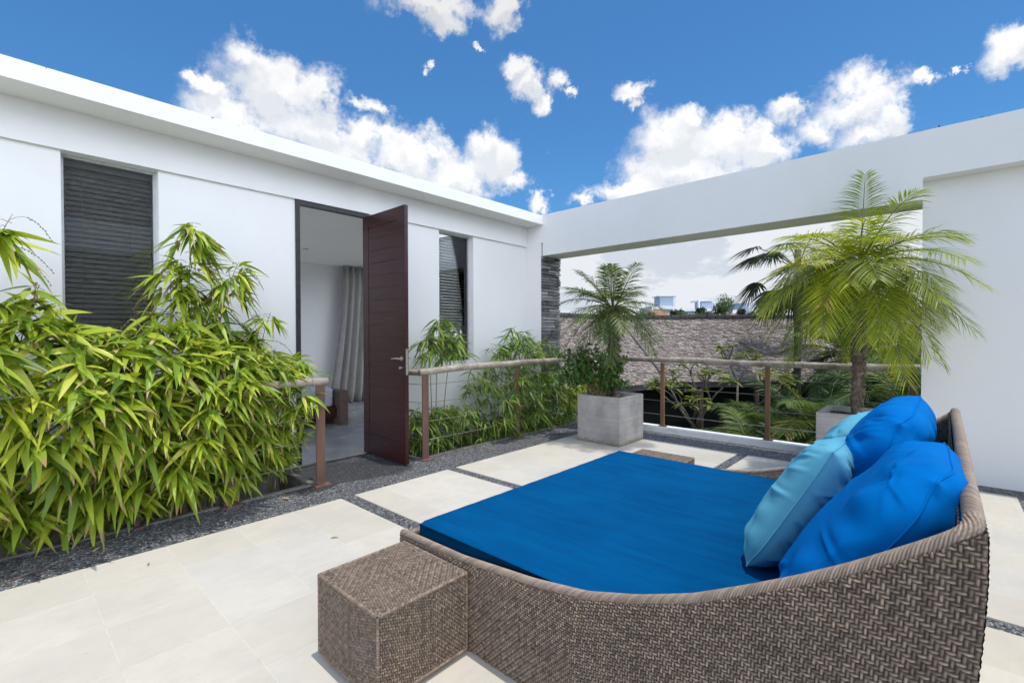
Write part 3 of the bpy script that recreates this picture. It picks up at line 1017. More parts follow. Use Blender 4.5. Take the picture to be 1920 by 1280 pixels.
ys = np.linspace(-.075, 2.06, 200)
zs = rimz(ys)
for _ in range(6):
    zs[1:-1] = .25 * zs[:-2] + .5 * zs[1:-1] + .25 * zs[2:]
rimz2 = lambda y: np.interp(y, ys, zs)
DB0, DB1 = 1.405, 3.485
YB, YF = -.075, 2.06
daybed = thing('daybed', (2.44, 1.0, 0), 'wide woven daybed with a blue mattress and high curved back', 'daybed')


def db_side(x, nx_, res, amp, cell, inner=False):
    ny = int((YF - YB) / res)
    nz_ = int(.95 / res)
    y = np.linspace(YB, YF, ny)
    t = np.linspace(0, 1, nz_) ** .9
    zt = rimz2(y) - .004 - .008 * np.clip(1 - (y - YB) / .05, 0, 1)
    zb = np.full(ny, .36 if inner else .008)
    Z = zb[:, None] + (zt - zb)[:, None] * t[None]
    Y = np.repeat(y[:, None], nz_, 1)
    # the back leans: pull the lower part of the rear forward
    lean = np.clip((.9 - Z) / .9, 0, 1) ** 1.5 * .10
    fac = np.clip((.5 - Y) / .55, 0, 1)
    Yd = Y + lean * fac
    # outer face swells a little
    bul = .018 * np.sin(np.pi * np.clip((Y - YB) / (YF - YB), 0, 1)) * np.sin(np.pi * np.clip(t, 0, 1))[None]
    zone = np.where(Y > .98, -1.0, 1.0)
    hgt, tone = weave(YF - Y, Z, cell, zone, amp)
    X = x + nx_ * (hgt + bul)
    return np.stack([X, Yd, Z], -1).reshape(-1, 3), grid_faces(ny, nz_), tone.ravel()


V, F, A = join_np([db_side(DB0, -1, .0020, .0062, .0092)])
mesh('side_panel', V, F, M['wicker'], daybed, True, {'rnd': A})
V, F, A = join_np([db_side(DB1, 1, .006, .0038, .0075)])
mesh('side_panel', V, F, M['wicker'], daybed, True, {'rnd': A})
for x_, n_ in ((DB0 + .036, 1), (DB1 - .036, -1)):
    V, F, A = db_side(x_, n_, .0035, .003, .0075, True)
    mesh('inner_lining', V, F, M['wicker'], daybed, True, {'rnd': A})
# foot end, deck and back
one = lambda U, W: np.ones_like(U)
fz = .372
V, F, A = join_np([woven_face((DB0, YF, .008), (1, 0, 0), (0, 0, 1), DB1 - DB0, fz - .008, (0, 1, 0), .0075, one, .0035, .005),
                   woven_face((DB0 + .01, .05, .352), (1, 0, 0), (0, 1, 0), DB1 - DB0 - .02, YF - .05, (0, 0, 1), .0075, one, .003, .004)])
mesh('base', V, F, M['wicker'], daybed, True, {'rnd': A})


def db_back(yoff, ny_, res, z0=.008):
    nx2, nz_ = int((DB1 - DB0) / res), int(.98 / res)
    x = np.linspace(DB0 + (.03 if ny_ > 0 else 0), DB1 - (.03 if ny_ > 0 else 0), nx2)
    z_ = np.linspace(z0, .975, nz_)
    X, Z = np.meshgrid(x, z_, indexing='ij')
    hgt, tone = weave(X, Z, .0075, np.ones_like(X), .0035)
    lean = np.clip((.9 - Z) / .9, 0, 1) ** 1.5 * .10
    Y = YB + lean + yoff + ny_ * hgt
    return np.stack([X, Y, Z], -1).reshape(-1, 3), grid_faces(nx2, nz_), tone.ravel()


V, F, A = join_np([db_back(0, -1, .006), db_back(.042, 1, .0035, .36)])
mesh('backrest', V, F, M['wicker'], daybed, True, {'rnd': A})
rr_ = .02
cyl = YB + .02
yy = np.linspace(YF, cyl + .05, 90)
ta = np.linspace(0, np.pi / 2, 8)[1:]
z1_ = float(rimz2(cyl + .03))
near_c = [(DB0 + .017 + .03 * (1 - math.cos(q)), cyl + .03 * (1 - math.sin(q)), z1_ + (.992 - z1_) * q / (np.pi / 2)) for q in ta]
P_near = [(DB0 + .017, y_, float(rimz2(y_))) for y_ in yy] + near_c
P_far = [(DB0 + DB1 - x_, y_, z_) for (x_, y_, z_) in P_near][::-1]
e = [wrapped_tube(P_near + P_far, .0195, 90, .0098, .006, 11)]
e.append(wrapped_tube([(DB0 + .01, YF - .02, fz), (DB1 - .01, YF - .02, fz)], .02, 48, .0115, .006, 5))
V, F, A = join_np(e)
mesh('rim_binding', V, F, M['wicker_rim'], daybed, True, {'rnd': A})


def rounded_slab(x0, x1, y0, y1, z0, z1, r, n=90):
    """soft mattress: superellipse-edged slab with a faintly uneven top"""
    u = np.concatenate([np.linspace(0, .06, 8), np.linspace(.075, .925, n), np.linspace(.94, 1, 8)])
    U, W = np.meshgrid(u, u, indexing='ij')
    X = x0 + (x1 - x0) * U
    Y = y0 + (y1 - y0) * W
    ed = np.minimum(np.minimum((X - x0), (x1 - X)), np.minimum((Y - y0), (y1 - Y)))
    drop = r - np.sqrt(np.clip(r ** 2 - np.clip(r - ed, 0, r) ** 2, 0, None))
    wr = .0026 * np.sin(X * 33 + 2.3 * np.sin(Y * 2.1) + Y * 3) * np.sin(Y * 1.7 + 1) + .0022 * np.sin(X * 57 + Y * 4.3) * np.sin(Y * 2.7 + X) + .004 * np.sin(X * 3.1 + .4) * np.sin(Y * 2.6)
    Z = z1 - drop + wr * np.clip(ed / .08, 0, 1)
    top = np.stack([X, Y, Z], -1).reshape(-1, 3)
    nu = len(u)
    F = grid_faces(nu, nu)
    # skirt
    idx = np.arange(nu * nu).reshape(nu, nu)
    ring = np.concatenate([idx[:-1, 0], idx[-1, :-1], idx[:0:-1, -1], idx[0, :0:-1]])
    bot = top[ring].copy()
    mid = top[ring].copy()
    bot[:, 2] = z0
    mid[:, 2] = z0 + .012
    cx, cy = (x0 + x1) / 2, (y0 + y1) / 2
    bot[:, :2] = np.array([cx, cy]) + (bot[:, :2] - np.array([cx, cy])) * .992
    nb = len(ring)
    V = np.concatenate([top, mid, bot])
    a = np.arange(nb)
    b2 = (a + 1) % nb
    m0, m1 = nu * nu, nu * nu + nb
    F2 = np.stack([ring[a], ring[b2], m0 + b2, m0 + a], 1)
    F3 = np.stack([m0 + a, m0 + b2, m1 + b2, m1 + a], 1)
    return V, np.concatenate([F, F2, F3])


V, F = rounded_slab(DB0 + .045, DB1 - .045, .02, 1.955, .362, .462, .014)
# mattress runs a touch out of square
mat_o = mesh('mattress', V, F, M['mattress'], daybed, True)

# ------------------------------------------------------------------ pillows


def pillow(name, P_bl, ax_u, ax_v, nrm, su, sv, th, mat, label, seed, dent=.0):
    """P_bl: bottom corner at low u; u runs along the daybed, v up the lean, nrm to the front"""
    rg = np.random.default_rng(seed)
    n = 130
    u = np.linspace(-1, 1, n)
    U, W = np.meshgrid(u, u, indexing='ij')
    a = np.clip(1 - np.abs(U) ** 3.0, 0, 1)
    b_ = np.clip(1 - np.abs(W) ** 3.0, 0, 1)
    H = (a * b_) ** .5
    # edges curve inwards between the pointed corners
    Uc = U * (1 - .055 * (1 - W ** 2) * np.abs(U) ** 3)
    Wc = W * (1 - .055 * (1 - U ** 2) * np.abs(W) ** 3)
    tuck = 1 - .015 * (np.abs(U * W)) ** 4
    Uc, Wc = Uc * tuck, Wc * tuck
    wr = np.zeros_like(U)
    for _ in range(9):
        f = rg.uniform(2.5, 8)
        an = rg.uniform(0, np.pi)
        ph = rg.uniform(0, 6)
        am = rg.uniform(.02, .06) / f * 2.2
        wr += .75 * am * np.sin(f * (U * np.cos(an) + W * np.sin(an)) + ph + 1.2 * np.sin(2 * U + 1.5 * W + ph))
    # gathers running from the corners
    for su_, sw_ in ((1, 1), (1, -1), (-1, 1), (-1, -1)):
        du_, dw_ = 1 - U * su_, 1 - W * sw_
        r_ = np.sqrt(du_ ** 2 + dw_ ** 2)
        th_ = np.arctan2(dw_, du_)
        wr += .15 * np.exp(-(r_ / .6) ** 2) * np.sin(th_ * 9 + seed + 2 * r_) * np.clip(r_ * 1.6, 0, 1)
    wr += .05 * np.exp(-((np.abs(U) - .8) / .25) ** 2) * np.sin(W * 17 + 3 * U + seed) + .05 * np.exp(-((np.abs(W) - .8) / .25) ** 2) * np.sin(U * 15 + 2 * W + seed * 2)
    crease = np.zeros_like(U)
    for _ in range(22):                                 # sharp little folds running in from the edges
        e_ = rg.integers(0, 4)
        q_ = rg.uniform(-.9, .9)
        c0_ = np.array([(q_, -1), (q_, 1), (-1, q_), (1, q_)][e_])
        dr_ = -c0_ * rg.uniform(.4, 1) + rg.normal(0, .55, 2)
        dr_ = dr_ / np.linalg.norm(dr_)
        ln_ = rg.uniform(.35, .95)
        al_ = (U - c0_[0]) * dr_[0] + (W - c0_[1]) * dr_[1]
        ac_ = -(U - c0_[0]) * dr_[1] + (W - c0_[1]) * dr_[0] + .12 * np.sin(al_ * 3 + _)
        prof_ = np.exp(-(ac_ / .030) ** 2) - .7 * np.exp(-((ac_ - .06) / .045) ** 2)
        crease += rg.uniform(.004, .010) * prof_ * np.exp(-((al_ - ln_ * .45) / (ln_ * .45)) ** 2)
    V = []
    P_bl, ax_u, ax_v, nrm = (np.array(q, float) for q in (P_bl, ax_u, ax_v, nrm))
    for sgn in (1, -1):
        hh = th / 2 * H * (1 + 1.2 * wr * np.clip(H * 1.5, 0, 1)) * sgn + (crease if sgn > 0 else crease[::-1]) * sgn * np.clip(H * 2, 0, 1)
        sag = -.03 * (1 - W) * .5 * (1 - H)
        P = P_bl + ((Uc + 1) / 2 * su)[..., None] * ax_u + ((Wc + 1) / 2 * sv)[..., None] * ax_v + hh[..., None] * nrm
        for (cu_, cw_, k_) in (((-1, 1, .75), (1, 1, .3)) if th > .25 else ((-1, -1, .35), (-1, 1, .15))):
            ear = np.exp(-((U - cu_) ** 2 + (W - cw_) ** 2) / .09) * k_
            P = P + ear[..., None] * (-cu_ * .085 * ax_u - cw_ * .055 * ax_v + .025 * nrm)
        P = P + (dent * np.exp(-((U - .1) ** 2 + (W - .9) ** 2) / .12) * -1)[..., None] * ax_v * .1
        V.append(P.reshape(-1, 3))
    F1 = grid_faces(n, n)
    F2 = grid_faces(n, n)[:, ::-1] + n * n
    c0 = P_bl + ax_u * su / 2
    V = np.concatenate(V)
    o = mesh(name, V, np.concatenate([F1, F2]), mat, None, True, loc=tuple(np.round(c0, 3)))
    tag(o, label, 'pillow', 'loose pillows on the daybed')
    # piping along the seam
    idx = np.arange(n * n).reshape(n, n)
    ring = np.concatenate([idx[:-1, 0], idx[-1, :-1], idx[:0:-1, -1], idx[0, :0:-1], idx[:1, 0]])
    mb = MB()
    mb.tube(V[ring], .0032, 6, caps=False)
    mb.build('seam_piping', mat, o, smooth=True)
    return o


def lean_axes(yb, zb, yt, zt, tilt=0.0):
    v = unit(np.array([tilt, yt - yb, zt - zb]))
    u_ = unit(np.array([1.0, 0, 0]) - v * v[0])
    nn = np.cross(u_, v)
    nn = nn if nn[1] > 0 else -nn
    return u_, v, nn


u_, v_, n_ = lean_axes(.40, .47, .04, 1.02, .02)
pillow('pillow', (1.50, .345, .475), u_, v_, n_, .70, .70, .27, M['blue'], 'large bright blue pillow nearest the curved near rim of the daybed', 3)
u_, v_, n_ = lean_axes(.44, .47, .11, 1.06, -.05)
pillow('pillow', (2.33, .42, .475), u_, v_, n_, .70, .70, .28, M['blue'], 'large bright blue pillow at the far corner with its top against the wall', 5)
u_, v_, n_ = lean_axes(.60, .49, .30, 1.03, .06)
pillow('pillow', (1.95, .565, .470), u_, v_, n_, .64, .60, .22, M['turq'], 'pale turquoise pillow leaning in front of the nearest bright blue one', 8)
u_, v_, n_ = lean_axes(.56, .48, .30, 1.0, -.04)
pillow('pillow', (2.70, .54, .475), u_, v_, n_, .60, .53, .20, M['turq'], 'darker turquoise pillow peeping out behind the front turquoise one', 11)

# ------------------------------------------------------------------ planters


def planter(loc, s_, hgt, label):
    p = thing('planter', (0, 0, 0), label, 'planter', 'square concrete planters')
    h_, t_ = s_ / 2, .045
    V = [(-h_, -h_, .009), (h_, -h_, .009), (h_, h_, .009), (-h_, h_, .009), (-h_, -h_, hgt), (h_, -h_, hgt), (h_, h_, hgt), (-h_, h_, hgt),
         (-h_ + t_, -h_ + t_, hgt), (h_ - t_, -h_ + t_, hgt), (h_ - t_, h_ - t_, hgt), (-h_ + t_, h_ - t_, hgt),
         (-h_ + t_, -h_ + t_, hgt - .2), (h_ - t_, -h_ + t_, hgt - .2), (h_ - t_, h_ - t_, hgt - .2), (-h_ + t_, h_ - t_, hgt - .2)]
    F = [(3, 2, 1, 0), (12, 13, 14, 15)]
    for i in range(4):
        j = (i + 1) % 4
        F += [(i, j, j + 4, i + 4), (i + 4, j + 4, j + 8, i + 8), (i + 8, j + 8, j + 12, i + 12)]
    o = mesh('box', V, F, M['planter'], p)
    b_ = o.modifiers.new('bevel', 'BEVEL')
    b_.width = .007
    b_.segments = 3
    b_.limit_method = 'ANGLE'
    n = 26
    q = np.linspace(-h_ + t_ - .004, h_ - t_ + .004, n)
    X, Y = np.meshgrid(q, q, indexing='ij')
    Z = hgt - .06 + rng.normal(0, .008, X.shape)
    mesh('soil', np.stack([X, Y, Z], -1).reshape(-1, 3), grid_faces(n, n), M['soil'], p)
    p.location = loc
    return p


planter((5.55, 3.27, 0), .63, .62, 'square grey concrete planter holding a palm and leafy shrub by the slate pier')
planter((5.72, .585, 0), .64, .65, 'square grey concrete planter holding the larger palm behind the pillows')

# ------------------------------------------------------------------ palms


def frond_data(base, az, el0, L, droop, npair, ll, lw, rg, vee=.25, twist=0.0):
    h = np.array([math.cos(az), math.sin(az), 0])
    z = np.array([0, 0, 1.0])
    sd = np.array([-math.sin(az), math.cos(az), 0])
    t = np.linspace(0, 1, 16)
    bend = rg.normal(0, .08)
    R = base + L * (t[:, None] * (math.cos(el0) * h + math.sin(el0) * z)) - (droop * L * t ** 2.1)[:, None] * z + (bend * L * t ** 2)[:, None] * sd
    tl = np.linspace(.14, .985, npair)
    P = np.stack([np.interp(tl, t, R[:, i]) for i in range(3)], 1)
    Tn = unit(np.stack([np.interp(tl, t, np.gradient(R[:, i], t)) for i in range(3)], 1))
    S = unit(np.cross(Tn, z))
    Up = np.cross(S, Tn)
    ls = ll * np.clip(np.sin(np.pi * (.12 + .80 * tl)), .15, 1) ** .8
    out = []
    for sg in (1, -1):
        fwd = .45 + .9 * tl ** 2
        D = Tn * fwd[:, None] + sg * S + Up * (vee + rg.normal(0, .10, npair))[:, None] + rg.normal(0, .05, (npair, 3))
        out.append((P, D, Up + rg.normal(0, .2, (npair, 3)), ls * rg.uniform(.85, 1.1, npair)))
    D = Tn[-1:] + rg.normal(0, .05, (1, 3))
    cat = [np.concatenate([o_[i] for o_ in out]) for i in range(4)]
    return R, cat[0], cat[1], cat[2], cat[3]


def make_palm(name, label, base, crown, nfr, L, npair, ll, lw, mat, seed, trunk_r=(.075, .06), el=(1.35, -.35), droop=(.25, .75), group=None, cat='palm', az_ok=None, stub=True, extra=None, ntrunk=True):
    rg = np.random.default_rng(seed)
    base, crown = np.array(base, float), np.array(crown, float)
    p = thing(name, tuple(base), label, cat, group)
    if ntrunk:
        n = 40
        t = np.linspace(0, 1, n)
        P = base + t[:, None] * (crown - base)
        P[:, 0] += .02 * np.sin(t * 5 + seed)
        P[:, 1] += .015 * np.sin(t * 4 + 2 * seed)
        r = trunk_r[0] + (trunk_r[1] - trunk_r[0]) * t
        r = r * (1 + .05 * np.sin(t * 60)) * np.where(t > .8, 1 + .35 * np.sin((t - .8) / .2 * np.pi * .9), 1)
        mb = MB()
        mb.tube(P, r, 14)
        if stub:
            for i in range(140):
                tq = rg.uniform(.1, .99)
                a = i * 2.4
                c = base + tq * (crown - base)
                rr = np.interp(tq, t, r) * .93
                o_ = np.array([math.cos(a), math.sin(a), 0])
                s0 = .014 + .012 * tq
                mb.obox(c + o_ * (rr + .004), o_ + np.array([0, 0, rg.uniform(.1, .6)]), np.cross((0, 0, 1), o_), (0, 0, 1), (.010 + .010 * tq, s0, .018))
        mb.build('trunk', M['trunk'], p, smooth=False)
    Ps, Ds, Ns, Ls, Rn = [], [], [], [], []
    rach = MB()
    lst = []
    for i in range(nfr):
        q = (i + .5) / nfr
        az = i * 2.39996 + rg.normal(0, .15)
        if az_ok:
            az = az_ok(az, q, rg)
        e = el[0] + (el[1] - el[0]) * q ** .8 + rg.normal(0, .08)
        lst.append((az, e, L * rg.uniform(.82, 1.08) * (.75 + .25 * math.sin(math.pi * min(1, q + .25))), droop[0] + (droop[1] - droop[0]) * q + rg.normal(0, .05)))
    lst += extra or []
    for (az, e, l_, dr) in lst:
        R, P, D, N_, Lf = frond_data(crown + np.array([math.cos(az), math.sin(az), 0]) * trunk_r[1] * .6, az, e, l_, dr, npair, ll, lw, rg)
        tube_r = np.linspace(.011, .002, len(R)) * (L / 1.1) ** .5
        rach.tube(R, tube_r, 5)
        Ps.append(P)
        Ds.append(D)
        Ns.append(N_)
        Ls.append(Lf)
        tipb = np.tile(np.linspace(0, 1, npair), 2)
        tipb = np.concatenate([tipb, np.ones(len(P) - len(tipb))]) if len(tipb) < len(P) else tipb[:len(P)]
        Rn.append(np.clip(np.full(len(P), rg.uniform(.0, .85)) + rg.normal(0, .12, len(P)) + np.where((tipb > .9) & (rg.random(len(P)) < .5), .3, 0), 0, 1))
    P, D, N_, Lf, Rn = (np.concatenate(q) for q in (Ps, Ds, Ns, Ls, Rn))
    V, F, tt, own = leaf_arrays(P, D, N_, Lf, lw, .28 + rg.uniform(0, .2, len(P)), n=3, flat=True, fold=0.0, shape=.6)
    cr_ = mesh('crown', V, F, mat, p, True, {'rnd': Rn[own], 'tt': tt * .7})
    rach.build('frond_stalks', M['rachis'], cr_, smooth=True)
    return p


M['rachis'] = mat_noise('frond_stalk', (.16, .19, .05), (.22, .22, .08), 10, .5, 40, .1, .002)
def keep_front(az, q, rg):
    # fronds that would rise into the beam swing to the terrace side
    if q < .45 and math.cos(az) > .25:
        az = math.pi - az
    return az


make_palm('palm', 'tall bright yellow-green feather palm in the planter behind the pillows', (5.70, .60, .585), (5.70, .605, 2.08), 48, .95, 48, .34, .0098, M['leaf_palm'], 4,
          (.043, .056), (.85, -.55), (.36, .95), az_ok=keep_front, group='potted palms', extra=[(3.6, 1.45, .9, .06), (3.9, 1.0, 1.0, .3)])
make_palm('palm', 'small dull green feather palm in the planter beside the slate pier', (5.62, 3.25, .555), (5.60, 3.25, 1.78), 34, .86, 40, .26, .010, M['leaf_palm_dull'], 9,
          (.058, .062), (1.25, -.45), (.18, .8), az_ok=keep_front, group='potted palms')

# leafy shrub under the smaller palm
sh = thing('shrub', (5.42, 3.35, .56), 'leafy green shrub spilling from the planter under the smaller palm', 'shrub')
rg = np.random.default_rng(21)
stm = MB()
Pl, Dl, Nl, Ll = [], [], [], []
for i in range(84):
    a = rg.uniform(0, 2 * np.pi)
    up = rg.uniform(.25, .72)
    rad = rg.uniform(.15, .62) * (1.0 if math.sin(a) > -.3 else .75)
    tip = np.array([5.42 + rad * .8 * math.cos(a), 3.45 + rad * 1.2 * math.sin(a), .62 + up - .26 * rad])
    b0 = np.array([5.45 + rg.normal(0, .05), 3.36 + rg.normal(0, .05), .55])
    midp = (b0 + tip) / 2 + np.array([0, 0, .16])
    t = np.linspace(0, 1, 9)[:, None]
    C = (1 - t) ** 2 * b0 + 2 * t * (1 - t) * midp + t ** 2 * tip
    stm.tube(C, np.linspace(.005, .0015, 9), 5)
    for t_ in np.linspace(.45, 1, 8):
        c = np.array([np.interp(t_, t[:, 0], C[:, k]) for k in range(3)])
        for _ in range(4):
            dd = rg.normal(0, 1, 3)
            dd[2] = dd[2] * .4 - .35
            Pl.append(c + rg.normal(0, .025, 3))
            Dl.append(dd)
            Nl.append(rg.normal(0, .4, 3) + np.array([0, 0, 1]))
            Ll.append(rg.uniform(.035, .07))
V, F, tt, own = leaf_arrays(Pl, Dl, Nl, Ll, np.array(Ll) * .75, .25, n=3, shape=.6)
mesh('foliage', V, F, M['leaf_shrub'], sh, True, {'rnd': rg.uniform(0, 1, len(Pl))[own], 'tt': tt * .5})
stm.build('stems', M['culm'], sh, smooth=True)

# ------------------------------------------------------------------ bamboo


def bamboo(label, seed, front, ztop, xr, nspray, culms, tall, mat, L=(.15, .25), W=(.026, .040), spikes=6, low=0, yb=(4.55, 4.95), group='bamboo clumps in the planting bed'):
    """front(s, x): point on the front profile, s in 0..1 from the ground to the top"""
    rg = np.random.default_rng(seed)
    p = thing('bamboo_plant', (sum(xr) / 2, 4.7, -.2), label, 'bamboo', group)
    st = MB()
    P, D, N_, Ls, Ws, Dr, Rn = [], [], [], [], [], [], []

    def spray(c, out, m, sc=1.0, down=.6, tone=0.0):
        out = unit(out)
        br = c - out * .09 + np.array([0, 0, .02])
        st.tube([br, (br + c) / 2 + np.array([0, 0, .012]), c], [.0025, .002, .0012], 4, caps=False)
        for k in range(m):
            a = (k - (m - 1) / 2) / max(1, m - 1) * 2.3 + rg.normal(0, .18)
            ca, sa = math.cos(a), math.sin(a)
            d_ = np.array([out[0] * ca - out[1] * sa, out[0] * sa + out[1] * ca, out[2]])
            d_ = d_ + np.array([0, 0, -down * rg.uniform(.0, 1.5)]) + rg.normal(0, .2, 3)
            P.append(c + rg.normal(0, .012, 3))
            D.append(d_)
            N_.append(np.array([0, 0, 1.0]) + out * .35 + rg.normal(0, .42, 3))
            l_ = rg.uniform(*L) * sc * (1 if rg.random() < .7 else rg.uniform(.55, .85))
            Ls.append(l_)
            Ws.append(rg.uniform(*W) * sc * (.45 + .55 * l_ / (sum(L) / 2)))
            Dr.append(rg.uniform(.1, .5))
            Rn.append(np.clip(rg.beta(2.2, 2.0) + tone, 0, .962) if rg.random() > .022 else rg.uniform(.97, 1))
            if Rn[-1] > .962:
                Ls[-1] *= .7

    for i in range(nspray):
        x = rg.uniform(*xr)
        s_ = rg.uniform(0, 1) ** .9
        c = np.array(front(s_, x, ztop(x)), float)
        c[1] += abs(rg.normal(0, .10))
        c[0] += rg.normal(0, .03)
        c[2] += rg.normal(0, .03)
        out = np.array([rg.normal(0, .7), -1.0 + .5 * max(0, s_ - .75) * 2, rg.uniform(-.2, .55) if s_ < .85 else rg.uniform(.0, .7)])
        c[1] += .10 * math.sin(c[0] * 9 + seed) * math.sin(c[2] * 7 + seed * 2)
        spray(c, out, rg.integers(5, 10), 1.0, .55)
    for i in range(int(nspray * 1.0)):                        # deeper leaves, further in, toned darker to paint their shade
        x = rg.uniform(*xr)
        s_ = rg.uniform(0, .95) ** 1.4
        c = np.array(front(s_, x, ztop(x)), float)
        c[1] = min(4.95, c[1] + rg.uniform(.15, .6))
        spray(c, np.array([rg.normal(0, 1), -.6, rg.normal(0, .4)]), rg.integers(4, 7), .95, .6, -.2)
    for i in range(culms):
        x0 = rg.uniform(*xr)
        b0 = np.array([x0, rg.uniform(*yb), -.2])
        s_ = rg.uniform(.55, 1)
        tip = np.array(front(s_, np.clip(x0 + rg.normal(0, .15), *xr), ztop(x0))) + np.array([0, .08, 0])
        md = np.array([x0, b0[1] - .02, tip[2] * .8 + .2])
        t = np.linspace(0, 1, 12)[:, None]
        st.tube((1 - t) ** 2 * b0 + 2 * t * (1 - t) * md + t ** 2 * tip, np.linspace(.007, .0025, 12), 6)
    bd = MB()
    for (x0, y0, x1, y1, z1, n, zlo) in tall:           # tall leafy shoots in front of the wall
        t = np.linspace(0, 1, 16)[:, None]
        b0, tip = np.array([x0, y0, -.2]), np.array([x1, y1, z1])
        md = np.array([x0, y0, z1 * .75])
        C = (1 - t) ** 2 * b0 + 2 * t * (1 - t) * md + t ** 2 * tip
        st.tube(C, np.linspace(.008, .002, 16), 6)
        for k in range(n):
            zz = rg.uniform(zlo, z1) if rg.random() < .8 else rg.uniform(z1 - .25, z1)
            tq = np.interp(zz, C[:, 2], t[:, 0])
            c = np.array([np.interp(tq, t[:, 0], C[:, q]) for q in range(3)])
            spread = .05 + .26 * np.clip((z1 - zz) / max(.3, z1 - zlo), 0, 1)
            a = rg.uniform(np.pi * .9, np.pi * 2.1)
            c = c + np.array([math.cos(a), .55 * math.sin(a), 0]) * rg.uniform(.3, 1) * spread
            spray(c, np.array([math.cos(a), .8 * math.sin(a), rg.uniform(-.2, .5)]), rg.integers(5, 9), 1.0, .85)
        for k in range(spikes):                          # drooping flower spikes with seeds
            zz = rg.uniform(max(zlo, z1 - .55), z1)
            tq = np.interp(zz, C[:, 2], t[:, 0])
            c = np.array([np.interp(tq, t[:, 0], C[:, q]) for q in range(3)])
            a = rg.uniform(np.pi * .8, np.pi * 2.2)
            o_ = np.array([math.cos(a), .5 * math.sin(a), 0])
            l_ = rg.uniform(.18, .34)
            q = np.linspace(0, 1, 14)[:, None]
            A_ = c + q * o_ * l_ + np.array([0, 0, 1]) * (q * l_ * .8 - q ** 2 * l_ * 1.25)
            bd.tube(A_, .0014, 4, caps=False)
            for w_ in np.linspace(.45, 1, 11):
                bp = np.array([np.interp(w_, q[:, 0], A_[:, z_]) for z_ in range(3)]) + rg.normal(0, .003, 3)
                bd.tube([bp - np.array([0, 0, .006]), bp, bp + np.array([0, 0, .006])], [.001, .0055, .001], 5, caps=False)
    V, F, tt, own = leaf_arrays(P, D, N_, Ls, np.array(Ws) * .84, Dr, n=6, fold=.26, shape=.60)
    mesh('foliage', V, F, mat, p, True, {'rnd': np.array(Rn)[own], 'tt': tt})
    st.build('stems', M['culm'], p, smooth=True)
    if bd.n:
        bd.build('seed_spikes', M['bead'], p, smooth=True)
    return p


FP = np.array([(0, 4.34, .15), (.2, 4.17, .42), (.45, 4.06, .82), (.62, 4.02, 1.05), (.8, 4.16, 1.0), (1, 4.5, 1.0)])


def front_left(s_, x, zt):
    y = np.interp(s_, FP[:, 0], FP[:, 1])
    if s_ < .62:
        z_ = np.interp(s_, FP[:, 0], FP[:, 2])
    else:
        z_ = 1.05 + (zt - 1.05) * (s_ - .62) / .38
    y += .30 * min(1, max(0, (x - 1.22) / .38))
    return (x, y, z_)


TOPS = np.array([(-1, 1.75), (.1, 1.68), (.4, 1.60), (.62, 1.44), (.85, 1.42), (1.1, 1.5), (1.45, 1.45), (1.75, 1.32), (1.98, 1.18), (2.15, 1.08)])
ztl = lambda x: float(np.interp(x, TOPS[:, 0], TOPS[:, 1]))
BL = M['leaf_bamboo']
bamboo('bright bamboo at the far left edge, its tall leaves against the white wall', 31, front_left, ztl, (-.75, .38), 138, 9, [(-.15, 4.72, .10, 4.60, 2.22, 9, 1.75), (.05, 4.7, .22, 4.5, 1.75, 8, 1.4)], BL, (.21, .34), (.042, .066), 5)
bamboo('bright bamboo hiding the railing below the slatted window', 32, front_left, ztl, (.36, .95), 110, 8, [], BL, (.20, .32), (.038, .060))
bamboo('bright bamboo with the tallest seeding shoot between window and doorway', 33, front_left, ztl, (.93, 1.5), 120, 8, [(1.12, 4.78, 1.14, 4.66, 2.36, 36, 1.3), (1.25, 4.72, 1.46, 4.55, 2.05, 26, 1.3), (1.0, 4.76, .98, 4.62, 2.02, 16, 1.35)], BL, (.17, .28), (.033, .050), 9)
bamboo('bright bamboo ending at the rusty post beside the doorway', 34, front_left, ztl, (1.48, 2.02), 135, 7, [(1.6, 4.7, 1.72, 4.55, 1.62, 8, 1.25)], BL, (.15, .23), (.026, .040), 2)


def front_r1(s_, x, zt):
    return (x, 4.50 + .22 * (1 - s_) * rng.random() + .1 * s_, .0 + s_ * zt)


def front_r2(s_, x, zt):
    return (x, np.interp(s_, (0, .5, 1), (4.36, 4.28, 4.55)), -.05 + s_ * (zt + .05))


BD = M['leaf_bamboo_dull']
bamboo('sparse bamboo with a drooping top in front of the narrow window', 41, front_r1, lambda x: .50 if 3.3 < x < 4.3 else .35, (3.32, 4.45), 66, 5,
       [(3.78, 4.75, 3.80, 4.66, 1.66, 22, 1.12), (3.70, 4.72, 3.52, 4.60, 1.40, 11, 1.05), (3.85, 4.7, 4.05, 4.6, 1.42, 11, 1.05)], BD, (.16, .25), (.024, .036), 8)
bamboo('full green bamboo pushing through the railing beside the slate pier', 42, front_r2, lambda x: float(np.interp(x, (4.4, 4.8, 5.2, 5.9, 6.4), (.85, 1.25, 1.42, 1.3, .8))), (4.42, 6.25), 250, 10,
       [(5.1, 4.8, 5.25, 4.7, 1.55, 8, 1.2), (5.3, 4.8, 5.45, 4.75, 1.5, 5, 1.2)], BD, (.15, .24), (.022, .034), 3)

# fallen dry stalk on the pebbles
mb = MB()
mb.tube([(.02, 3.93, .006), (.2, 3.985, .012), (.36, 4.07, .010), (.43, 4.14, .006)], [.003, .0025, .002, .0015], 5)
tag(mb.build('dry_stalk', M['bead'], smooth=True, loc=(.2, 4.0, 0)), 'thin dry stalk lying on the pebble strip at far left', 'stalk')

# ------------------------------------------------------------------ beyond the railing
FWD = np.array([.7398, .6727, 0])
RGT = np.array([.6727, -.7399, 0])


